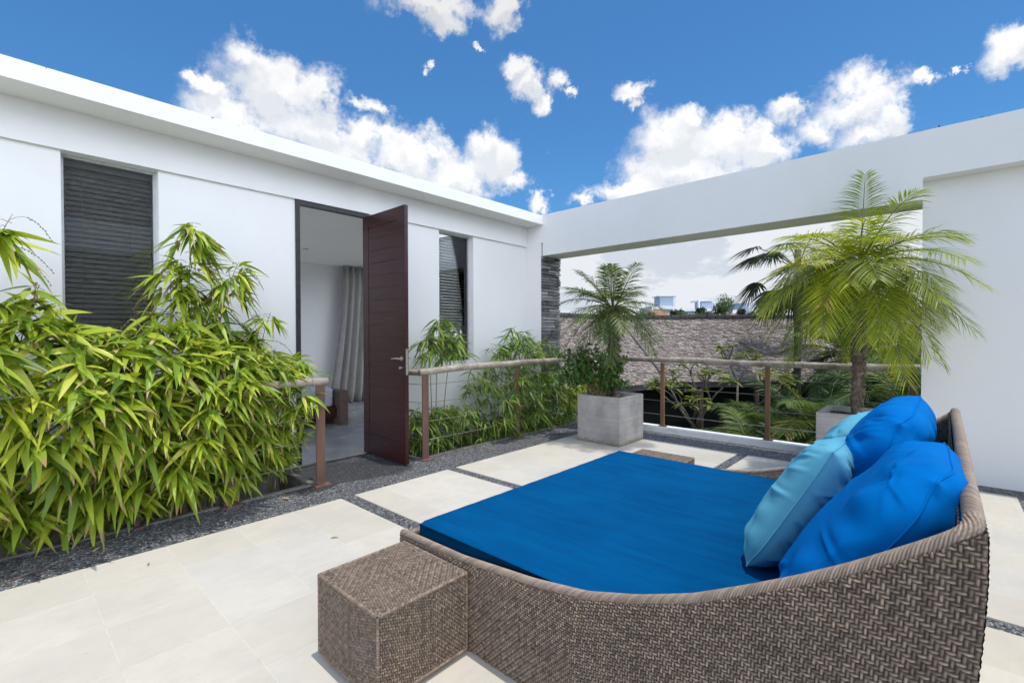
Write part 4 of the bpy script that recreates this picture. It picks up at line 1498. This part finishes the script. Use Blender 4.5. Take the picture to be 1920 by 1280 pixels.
def W3(dep, lat, z):
    return FWD * dep + RGT * lat + np.array([0, 0, z])


villa = thing('villa', tuple(W3(14.5, 6, -3)), 'neighbouring villa with a weathered grey shingle roof below the terrace', 'house')
ZR, ZE = 1.95, .17
rA, rB = W3(15, 3.33, ZR), W3(15, 16, ZR)
eA, eB = W3(12.5, 4.09, ZE), W3(12.5, 16, ZE)
dw = FWD * -.64 + RGT * -.77
rC, eC = rA + dw * 5.6, eA + dw * 5.6


def shingles(mb, r0, r1, e0, e1, rows, wdt, rg):
    r0, r1, e0, e1 = (np.array(q, float) for q in (r0, r1, e0, e1))
    nrm = unit(np.cross(r1 - r0, e0 - r0))
    if nrm[2] < 0:
        nrm = -nrm
    for k in range(rows):
        a0, a1 = k / rows, (k + 1.25) / rows
        L0, R0 = r0 + (e0 - r0) * a0, r1 + (e1 - r1) * a0
        L1, R1 = r0 + (e0 - r0) * a1, r1 + (e1 - r1) * a1
        ln = np.linalg.norm(R0 - L0)
        x = -rg.uniform(0, wdt)
        while x < ln:
            w_ = wdt * rg.uniform(.7, 1.3)
            t0, t1 = max(0, x / ln), min(1, (x + w_ - .012) / ln)
            x += w_
            if t1 <= t0:
                continue
            lift = rg.uniform(.018, .040)
            dn = rg.uniform(-.012, .012) * unit(e0 - r0)
            a = L0 + (R0 - L0) * t0 + nrm * .004
            b_ = L0 + (R0 - L0) * t1 + nrm * .004
            c = L1 + (R1 - L1) * t1 + nrm * lift + dn
            d_ = L1 + (R1 - L1) * t0 + nrm * (lift + rg.uniform(-.006, .006)) + dn
            mb.add([a, b_, c, d_, c - nrm * .03, d_ - nrm * .03], [(0, 1, 2, 3), (3, 2, 4, 5)], np.clip(rg.normal(.5, .24), 0, 1))


rg = np.random.default_rng(77)
mb = MB()
shingles(mb, rA, rB, eA, eB, 44, .105, rg)
shingles(mb, rA, rC, eA, eC, 44, .105, rg)
dn = np.array([0, 0, -.03])
mb.add([rA + dn, rB + dn, eB + dn, eA + dn], [(0, 1, 2, 3)], 0)
mb.add([rA + dn, rC + dn, eC + dn, eA + dn], [(0, 1, 2, 3)], 0)
bk = FWD * 2.5 + np.array([0, 0, -1.78])
mb.add([rA + dn, rB + dn, rB + bk, rA + bk], [(0, 1, 2, 3)], .4)
bk2 = unit(np.array([-dw[1], dw[0], 0])) * 2.4 + np.array([0, 0, -1.78])
if bk2 @ FWD < 0:
    bk2[:2] *= -1
mb.add([rA + dn, rC + dn, rC + bk2, rA + bk2], [(0, 1, 2, 3)], .4)
vr = mb.build('roof', M['shingle'], villa)
rc = MB()
for a, b_ in ((rA, rB), (rA, rC)):
    L = np.linalg.norm(b_ - a)
    dr = unit(b_ - a)
    sd = np.cross(dr, (0, 0, 1))
    q = 0
    while q < L:
        rc.obox(a + dr * (q + .14) + np.array([0, 0, .03 + rg.uniform(-.006, .006)]), dr, sd, (0, 0, 1), (.135, .13, .055))
        q += .28
rc.build('ridge_cap', M['ridge'], vr, bevel=.02)
vm = MB()
vm.tube([rA + np.array([0, 0, .03]), eA + np.array([0, 0, .03])], .035, 6)
vm.build('valley', M['ridge'], vr)
vw = MB()
z_ = np.array([0, 0, 1.0])
wc = (eA + eB) / 2 + FWD * .9
Lm = np.linalg.norm(eB - eA) / 2
vw.obox(wc - unit(eB - eA) * 1.2 + np.array([0, 0, -1.55 - ZE + .0]), unit(eB - eA), FWD, z_, (Lm + 1.2, .1, 1.6))
wdir = unit(eC - eA)
wn = unit(np.array([-wdir[1], wdir[0], 0]))
wn = wn if wn @ RGT < 0 else -wn
wc2 = (eA + eC) / 2 + wn * .8
vw.obox(wc2 + np.array([0, 0, -1.55 - ZE]), wdir, wn, z_, (2.8, .1, 1.6))
vw.build('wall', M['villa_glass'], villa)
vf = MB()
for a, b_ in ((eA, eB), (eA, eC)):
    d_ = unit(b_ - a)
    n_ = FWD if a is eA and b_ is eB else wn
    vf.obox((a + b_) / 2 + n_ * .25 + np.array([0, 0, -.10]), d_, n_, z_, (np.linalg.norm(b_ - a) / 2 - .05, .22, .05))
vf.build('eaves', M['ridge'], villa)
for lat in (5.1, 6.6, 8.1, 9.6):
    mb = MB()
    mb.obox(W3(12.75, lat, -1.45), RGT, FWD, z_, (.05, .05, 1.53))
    mb.build('post', M['rough_wood'], villa)
for t in (1.1, 2.6, 4.2):
    mb = MB()
    c = eA + wdir * t + wn * .35
    c[2] = -1.45
    mb.obox(c, wdir, wn, z_, (.07, .07, 1.53))
    mb.build('column', M['villa_wall'], villa)

# garden palms below and beside the terrace
gp = 'palms growing in the garden below'
make_palm('garden_palm', 'dark feathery garden palm with browning fronds behind the wire railing', W3(7.6, 4.0, -3), W3(7.6, 4.0, -.75), 26, 1.7, 52, .40, .022, M['leaf_garden'], 51, (.08, .07), (1.1, -.1), (.3, .8), gp, stub=False)
make_palm('garden_palm', 'dense dark garden palm seen through the railing left of the palm trunk', W3(8.2, 5.4, -3), W3(8.2, 5.4, -.35), 26, 2.1, 56, .45, .024, M['leaf_garden'], 52, (.08, .07), (1.2, -.1), (.3, .8), gp, stub=False)
make_palm('garden_palm', 'light green feathery garden palm filling the middle bay of the railing', W3(8.6, 4.75, -3), W3(8.6, 4.75, -.55), 24, 1.7, 50, .40, .02, M['leaf_palm_dull'], 58, (.07, .06), (1.2, -.1), (.3, .8), gp, stub=False)
make_palm('garden_palm', 'dark garden palm rising behind the right end of the railing', W3(8.0, 6.7, -3), W3(8.0, 6.7, .1), 26, 2.1, 56, .45, .026, M['leaf_dark'], 53, (.08, .07), (1.25, -.1), (.3, .8), gp, stub=False)
make_palm('garden_palm', 'tall dull green garden palm standing behind the larger potted palm', W3(10.5, 7.6, -3), W3(10.5, 7.6, .9), 26, 2.0, 52, .42, .03, M['leaf_palm_dull'], 54, (.09, .08), (1.25, -.1), (.25, .8), gp, stub=False)
make_palm('garden_palm', 'small pale garden palm in the shade under the shingle eaves', W3(11.0, 3.2, -3), W3(11.0, 3.2, -1.6), 16, 1.3, 36, .34, .025, M['leaf_palm_dull'], 55, (.06, .06), (1.2, .1), (.3, .8), gp, stub=False)
make_palm('garden_palm', 'light green spiky palm just behind the slate pier', W3(8.6, 1.05, -3), W3(8.6, 1.05, -.15), 18, 1.35, 36, .4, .03, M['leaf_palm'], 56, (.07, .06), (1.35, .1), (.15, .8), gp, stub=False)


def leafy_tree(name, label, base, crown_c, rad, nleaf, ls, mat, seed, trunk_r=.12, group=None, lumps=7, bark=None, cat='tree'):
    rg = np.random.default_rng(seed)
    base, cc, rad = np.array(base, float), np.array(crown_c, float), np.array(rad, float)
    t_ = thing(name, tuple(base), label, cat, group)
    mb = MB()
    n = 8
    q = np.linspace(0, 1, n)[:, None]
    P = base + q * (cc - base) * .9
    P[:, 0] += rad[0] * .06 * np.sin(q[:, 0] * 4 + seed)
    mb.tube(P, np.linspace(trunk_r, trunk_r * .5, n), 8)
    C = []
    for i in range(lumps):
        d_ = rg.normal(0, 1, 3)
        d_ = d_ / np.linalg.norm(d_) * rg.uniform(.35, .8)
        d_[2] = d_[2] * .8
        c = cc + d_ * rad
        C.append(c)
        s0 = base + (cc - base) * rg.uniform(.5, .85)
        mb.tube([s0, (s0 + c) / 2 + np.array([0, 0, .05 * rad[2]]), c], [trunk_r * .45, trunk_r * .3, trunk_r * .12], 6)
    mb.build('trunk', bark or M['bark_far'], t_, smooth=True)
    C = np.array(C + [cc])
    own_l = rg.integers(0, len(C), nleaf)
    lr = rg.uniform(.33, .55, len(C))
    d_ = unit(rg.normal(0, 1, (nleaf, 3))) * (rg.uniform(0, 1, nleaf) ** .45)[:, None]
    P = C[own_l] + d_ * rad * lr[own_l][:, None]
    D = rg.normal(0, 1, (nleaf, 3))
    D[:, 2] -= .3
    V, F, tt, own = leaf_arrays(P, D, rg.normal(0, .6, (nleaf, 3)) + np.array([0, 0, 1]), ls * rg.uniform(.6, 1.3, nleaf), ls * .45, .3, n=2, shape=.6, flat=True)
    rn = np.clip(rg.normal(.5, .22, nleaf) + (lr[own_l] - .44), 0, 1)
    mesh('crown', V, F, mat, t_, False, {'rnd': rn[own], 'tt': tt * .5})
    return t_


tg = 'trees beyond the garden'
leafy_tree('broadleaf_tree', 'dense dark tree filling the gap right of the shingle roof', W3(12.0, 9.4, -3), W3(12.0, 9.4, .35), (2.1, 2.1, 1.7), 5200, .2, M['leaf_far_dark'], 61, .14, tg, 9)
leafy_tree('broadleaf_tree', 'dark understorey tree between the garden palms below the railing', W3(9.6, 6.3, -3), W3(9.6, 6.3, -.9), (2.2, 2.2, 1.5), 5200, .2, M['leaf_far_dark'], 62, .12, tg, 9)
leafy_tree('broadleaf_tree', 'low dark tree in the shadow at the right end of the railing', W3(9.4, 8.2, -3), W3(9.4, 8.2, -.7), (2.0, 2.0, 1.7), 4600, .2, M['leaf_far_dark'], 63, .12, tg, 9)

# frangipani: forked bare branches with leaf rosettes
fr = thing('frangipani_tree', tuple(W3(8.6, 3.9, -3)), 'frangipani with bare forked branches and yellow-green leaf rosettes beyond the railing', 'tree')
rg = np.random.default_rng(91)
mb = MB()
Pl, Dl, Nl, Ll = [], [], [], []


def fork(a, d_, l_, r_, depth):
    b_ = a + d_ * l_
    md = (a + b_) / 2 + rg.normal(0, .03, 3)
    mb.tube([a, md, b_], [r_, r_ * .85, r_ * .72], 8)
    if depth == 0:
        for k in range(10):
            an = k * 2.4
            dd = np.array([math.cos(an), math.sin(an), rg.uniform(-.1, .7)])
            Pl.append(b_ + rg.normal(0, .015, 3))
            Dl.append(dd)
            Nl.append(np.array([0, 0, 1.0]) + rg.normal(0, .2, 3))
            Ll.append(rg.uniform(.14, .24))
        return
    k = 3 if rg.random() < .45 else 2
    a0 = rg.uniform(0, 6.28)
    for i in range(k):
        an = a0 + i * 2 * np.pi / k
        nd = unit(d_ * .85 + np.array([math.cos(an), math.sin(an), .35]) * .62)
        fork(b_, nd, l_ * rg.uniform(.52, .68), r_ * .72, depth - 1)


fork(W3(9.2, 3.9, -3), np.array([-.02, .02, 1.0]), 1.75, .055, 4)
mb.build('trunk', M['branch'], fr, smooth=True)
V, F, tt, own = leaf_arrays(Pl, Dl, Nl, Ll, np.array(Ll) * .3, .35, n=4, shape=.75)
mesh('crown', V, F, M['leaf_yellow'], fr, True, {'rnd': rg.uniform(0, 1, len(Pl))[own], 'tt': tt * .5})

# fan palm against the sky
fp = thing('fan_palm', tuple(W3(12.5, 7.55, -3)), 'dark fan palm with drooping round leaves against the pale sky', 'palm')
rg = np.random.default_rng(95)
b0, cc = W3(12.5, 7.55, -3), W3(12.5, 7.55, 3.15)
mb = MB()
t = np.linspace(0, 1, 24)
mb.tube(b0 + t[:, None] * (cc + np.array([0, 0, .5]) - b0), .10 - .02 * t + .006 * np.sin(t * 90), 10)
mb.build('trunk', M['branch'], fp, smooth=True)
mb = MB()
Pl, Dl, Nl, Ll = [], [], [], []
for i in range(26):
    az = i * 2.4
    e = rg.uniform(-.75, .75)
    h = np.array([math.cos(az) * math.cos(e), math.sin(az) * math.cos(e), math.sin(e)])
    l_ = rg.uniform(.85, 1.35)
    c = cc + h * l_ + np.array([0, 0, -.12])
    mb.tube([cc, cc + h * l_ * .5 + np.array([0, 0, .04]), c], [.018, .014, .01], 5)
    sd = unit(np.cross(h, (0, 0, 1)))
    dnw = unit(h + np.array([0, 0, -.7]))
    for k in range(34):
        a = (k - 16.5) / 16.5 * 1.55
        Pl.append(c)
        Dl.append(dnw * math.cos(a) + sd * math.sin(a) + rg.normal(0, .03, 3))
        Nl.append(np.cross(sd, dnw) + rg.normal(0, .15, 3))
        Ll.append(.85 * rg.uniform(.85, 1.05) * (1 - .15 * abs(a)))
V, F, tt, own = leaf_arrays(Pl, Dl, Nl, Ll, .05, .32, n=4, flat=True, shape=.5)
cro = mesh('crown', V, F, M['leaf_fan'], fp, True, {'rnd': np.repeat(rg.uniform(0, .9, 26), 34)[own], 'tt': tt * .5})
mb.build('leaf_stalks', M['rachis'], cro, smooth=True)

# distant town
H0 = 630.0


def px(dep, x_, y_):
    return W3(dep, (x_ - 960) / 886.0 * dep, 1.4 - (y_ - H0) / 886.0 * dep)


def far_block(mb, dep, x0, x1, ytop, ybot, depth):
    a, b_ = px(dep, x0, ytop), px(dep, x1, ytop)
    zt_, zb_ = a[2], (px(dep, x0, ybot)[2] if ybot else -3)
    c = (a + b_) / 2 + FWD * depth / 2
    c[2] = (zt_ + zb_) / 2
    mb.obox(c, RGT, FWD, (0, 0, 1), (np.linalg.norm((b_ - a)[:2]) / 2, depth / 2, (zt_ - zb_) / 2))


hotel = thing('hotel', tuple(px(150, 1290, 640)), 'distant white flat roofed building with a grey-blue rooftop tower', 'building')
mb = MB()
far_block(mb, 150, 1222, 1262, 575, None, 14)
far_block(mb, 153, 1262, 1336, 580, None, 14)
hw = mb.build('wall', M['far_white'], hotel)
mb = MB()
far_block(mb, 149.9, 1225, 1260, 581, 586, .1)
far_block(mb, 152.9, 1264, 1334, 585, 589, .1)
mb.build('window_band', M['far_dark'], hw)
mb = MB()
far_block(mb, 151, 1237, 1262, 557, 575.2, 6)
mb.build('rooftop_tower', M['far_blue'], hotel)
mb = MB()
far_block(mb, 150.6, 1235, 1268, 555.5, 557.2, 7)
far_block(mb, 151.0, 1262.2, 1267, 557.2, 575, 6)
mb.build('tower_roof', M['far_white'], hotel)
blk = thing('apartment_block', tuple(px(160, 1325, 640)), 'distant building with an open porch on its rooftop tower behind a green tree', 'building')
mb = MB()
far_block(mb, 160, 1300, 1345, 581, None, 12)
bw_ = mb.build('wall', M['far_white'], blk)
mb = MB()
far_block(mb, 162, 1315, 1336, 566, 581.2, 6)
mb.build('rooftop_tower', M['far_blue'], blk)
mb = MB()
far_block(mb, 160.5, 1310, 1337, 564, 566.1, 8)
far_block(mb, 160.6, 1310, 1312, 566.1, 581, 1)
mb.build('porch_roof', M['far_white'], blk)
blk = thing('apartment_block', tuple(px(140, 1400, 640)), 'distant pale square block with small vents on its lower roof', 'building')
mb = MB()
far_block(mb, 140, 1387, 1404, 570, None, 8)
mb.build('wall', M['far_blue'], blk)
mb = MB()
far_block(mb, 140.2, 1404.1, 1417, 570, None, 8)
mb.build('side_wall', M['far_white'], blk)
mb = MB()
far_block(mb, 139, 1368, 1386.8, 589, None, 6)
mb.build('lower_wing', M['far_white'], blk)
for xx in (1375, 1378.5, 1382):
    mb = MB()
    c = px(140, xx, 586)
    mb.tube([c - np.array([0, 0, .6]), c + np.array([0, 0, .5])], .25, 8)
    mb.build('vent', M['far_white'], blk)


def far_house(label, dep, x0, x1, ytop, yeave):
    h_ = thing('tiled_house', tuple(px(dep, (x0 + x1) / 2, 640)), label, 'house', 'terracotta roofed houses far behind')
    a, b_ = px(dep, x0, yeave), px(dep, x1, yeave)
    t0, t1 = px(dep + 3, x0 + (x1 - x0) * .25, ytop), px(dep + 3, x0 + (x1 - x0) * .75, ytop)
    t1[2] = t0[2]
    c, d_ = a + FWD * 7, b_ + FWD * 7
    MB().add([a, b_, c, d_, t0, t1], [(0, 1, 5, 4), (1, 3, 5), (3, 2, 4, 5), (2, 0, 4)]).build('roof', M['terracotta'], h_)
    mb = MB()
    ctr = (a + b_) / 2 + FWD * 3.5
    ctr[2] = (a[2] - 3) / 2
    mb.obox(ctr, RGT, FWD, (0, 0, 1), (np.linalg.norm(b_ - a) / 2 - .5, 3.0, (a[2] + 3) / 2))
    mb.build('wall', M['far_white'], h_)


far_house('far terracotta roofed house below the white flat roofed building', 70, 1246, 1300, 596, 607)
far_house('far terracotta roofed house below the pale square block', 75, 1362, 1400, 589, 600)
far_house('far brown roofed house with a steep gable left of the dark round tree', 58, 1205, 1262, 583, 604)
FT = [('dark round tree standing before the white flat roofed building', 66, 1268, 589, 10, 12, 'leaf_far_dark'),
      ('tall pale green tree with ragged top above the shingle ridge', 52, 1352, 577, 21, 26, 'leaf_far'),
      ('low bushy tree left of the tall ragged tree', 54, 1322, 595, 15, 10, 'leaf_far'),
      ('wide low tree spreading along the shingle ridge', 56, 1297, 596, 30, 10, 'leaf_far'),
      ('small dark tree in front of the building with the open porch', 72, 1310, 585, 9, 7, 'leaf_far_dark'),
      ('small dark tree in front of the pale square block', 68, 1391, 590, 8, 10, 'leaf_far_dark'),
      ('small round tree right of the pale square block', 68, 1408, 593, 8, 8, 'leaf_far'),
      ('broad green tree rising behind the fan palm leaves', 45, 1440, 585, 30, 22, 'leaf_far'),
      ('far tree showing behind the smaller potted palm', 60, 1215, 592, 16, 13, 'leaf_far'),
      ('far tree left behind the smaller potted palm crown', 60, 1100, 600, 30, 9, 'leaf_far'),
      ('tall dark tree behind the right end of the railing', 30, 1600, 590, 60, 34, 'leaf_far_dark'),
      ('dark tree behind the larger potted palm crown', 28, 1690, 585, 40, 40, 'leaf_far')]
for i, (lb, dep, x_, y_, rx, ry, mt) in enumerate(FT):
    c = px(dep, x_, y_)
    k_ = dep / 886.0
    b_ = c.copy()
    b_[2] = -3
    leafy_tree('broadleaf_tree', lb, b_, c, (1.25 * rx * k_, 1.25 * rx * k_, 1.25 * ry * k_), 900 if dep > 40 else 2600, .34 * (dep / 60) ** .6, M[mt], 200 + i, .18, tg, 8)

for lb, bx, by, hh in (('tall broadleaf tree outside the garden wall, mirrored in the narrow window', 20, -13.5, 4.2), ('round broadleaf tree outside the garden wall beside the tall one', 25, -11, 3.6)):
    leafy_tree('broadleaf_tree', lb, (bx, by, -3), (bx, by, hh), (5, 5, 3.6), 3800, .6, M['leaf_far_dark'], int(bx), .3, tg, 9)

# creeper sprigs on top of the garden wall
cp = thing('creeper', (6.2, -.1, 3.338), 'thin creeper sprigs creeping along the top of the white beam', 'creeper')
rg = np.random.default_rng(5)
P = np.stack([rg.uniform(6.0, 6.3, 120), np.concatenate([rg.uniform(-.5, -.15, 70), rg.uniform(-.15, .35, 50)]), np.full(120, 3.34)], 1)
V, F, tt, own = leaf_arrays(P, rg.normal(0, 1, (120, 3)) + np.array([0, 0, .6]), rg.normal(0, .4, (120, 3)) + np.array([0, 0, 1]), rg.uniform(.02, .045, 120), .018, .2, n=2)
mesh('leaves', V, F, M['leaf_far_dark'], cp, True, {'rnd': rg.uniform(0, 1, 120)[own], 'tt': tt * .4})

# the wing across the terrace: it only shows as the pale band mirrored in the window
opp = thing('opposite_villa', (-1, -9, -3), 'white fascia of the villa across, mirrored as a pale band in the slatted window', 'house')
MB().box(-1.2, 4.3, -9, -8, -3, 3.9).build('wall', M['villa_wall'], opp)
MB().box(-1.5, 4.6, -9.3, -7.7, 3.9, 4.75).build('fascia', M['plaster'], opp)
MB().add([(-1.5, -7.9, 4.76), (4.6, -7.9, 4.76), (4.6, -11, 8.2), (-1.5, -11, 8.2)], [(0, 1, 2, 3)]).build('roof', M['ridge'], opp)

# a few dry leaves that blew off the bamboo
rg = np.random.default_rng(15)
FL = [(-.05, 4.2), (.42, 4.05), (.95, 4.18), (1.35, 3.95), (1.7, 4.12), (2.45, 3.98), (3.9, 4.05), (.62, 3.55), (1.55, 3.1)]
for i, (x_, y_) in enumerate(FL + [(2.93, -.335)]):
    a = rg.uniform(0, 6.28)
    l_ = rg.uniform(.05, .10) if i < len(FL) else .045
    V, F, tt, own = leaf_arrays([(x_, y_, .013 if y_ < 3.8 else .008)], [(math.cos(a), math.sin(a), .12)], [(rg.normal(0, .2), rg.normal(0, .2), 1)], l_, l_ * .2, .1, n=5, fold=.4)
    o = mesh('fallen_leaf', V, F, M['leaf_dry'], None, True, {'rnd': np.full(len(V), rg.uniform(0, 1)), 'tt': tt * .3}, loc=(x_, y_, .01))
    if i < len(FL):
        tag(o, 'small dry bamboo leaf fallen beside the planted bed', 'leaf', 'dry leaves fallen near the bed')
    else:
        tag(o, 'tiny curled dry leaf on the paving behind the daybed', 'leaf')
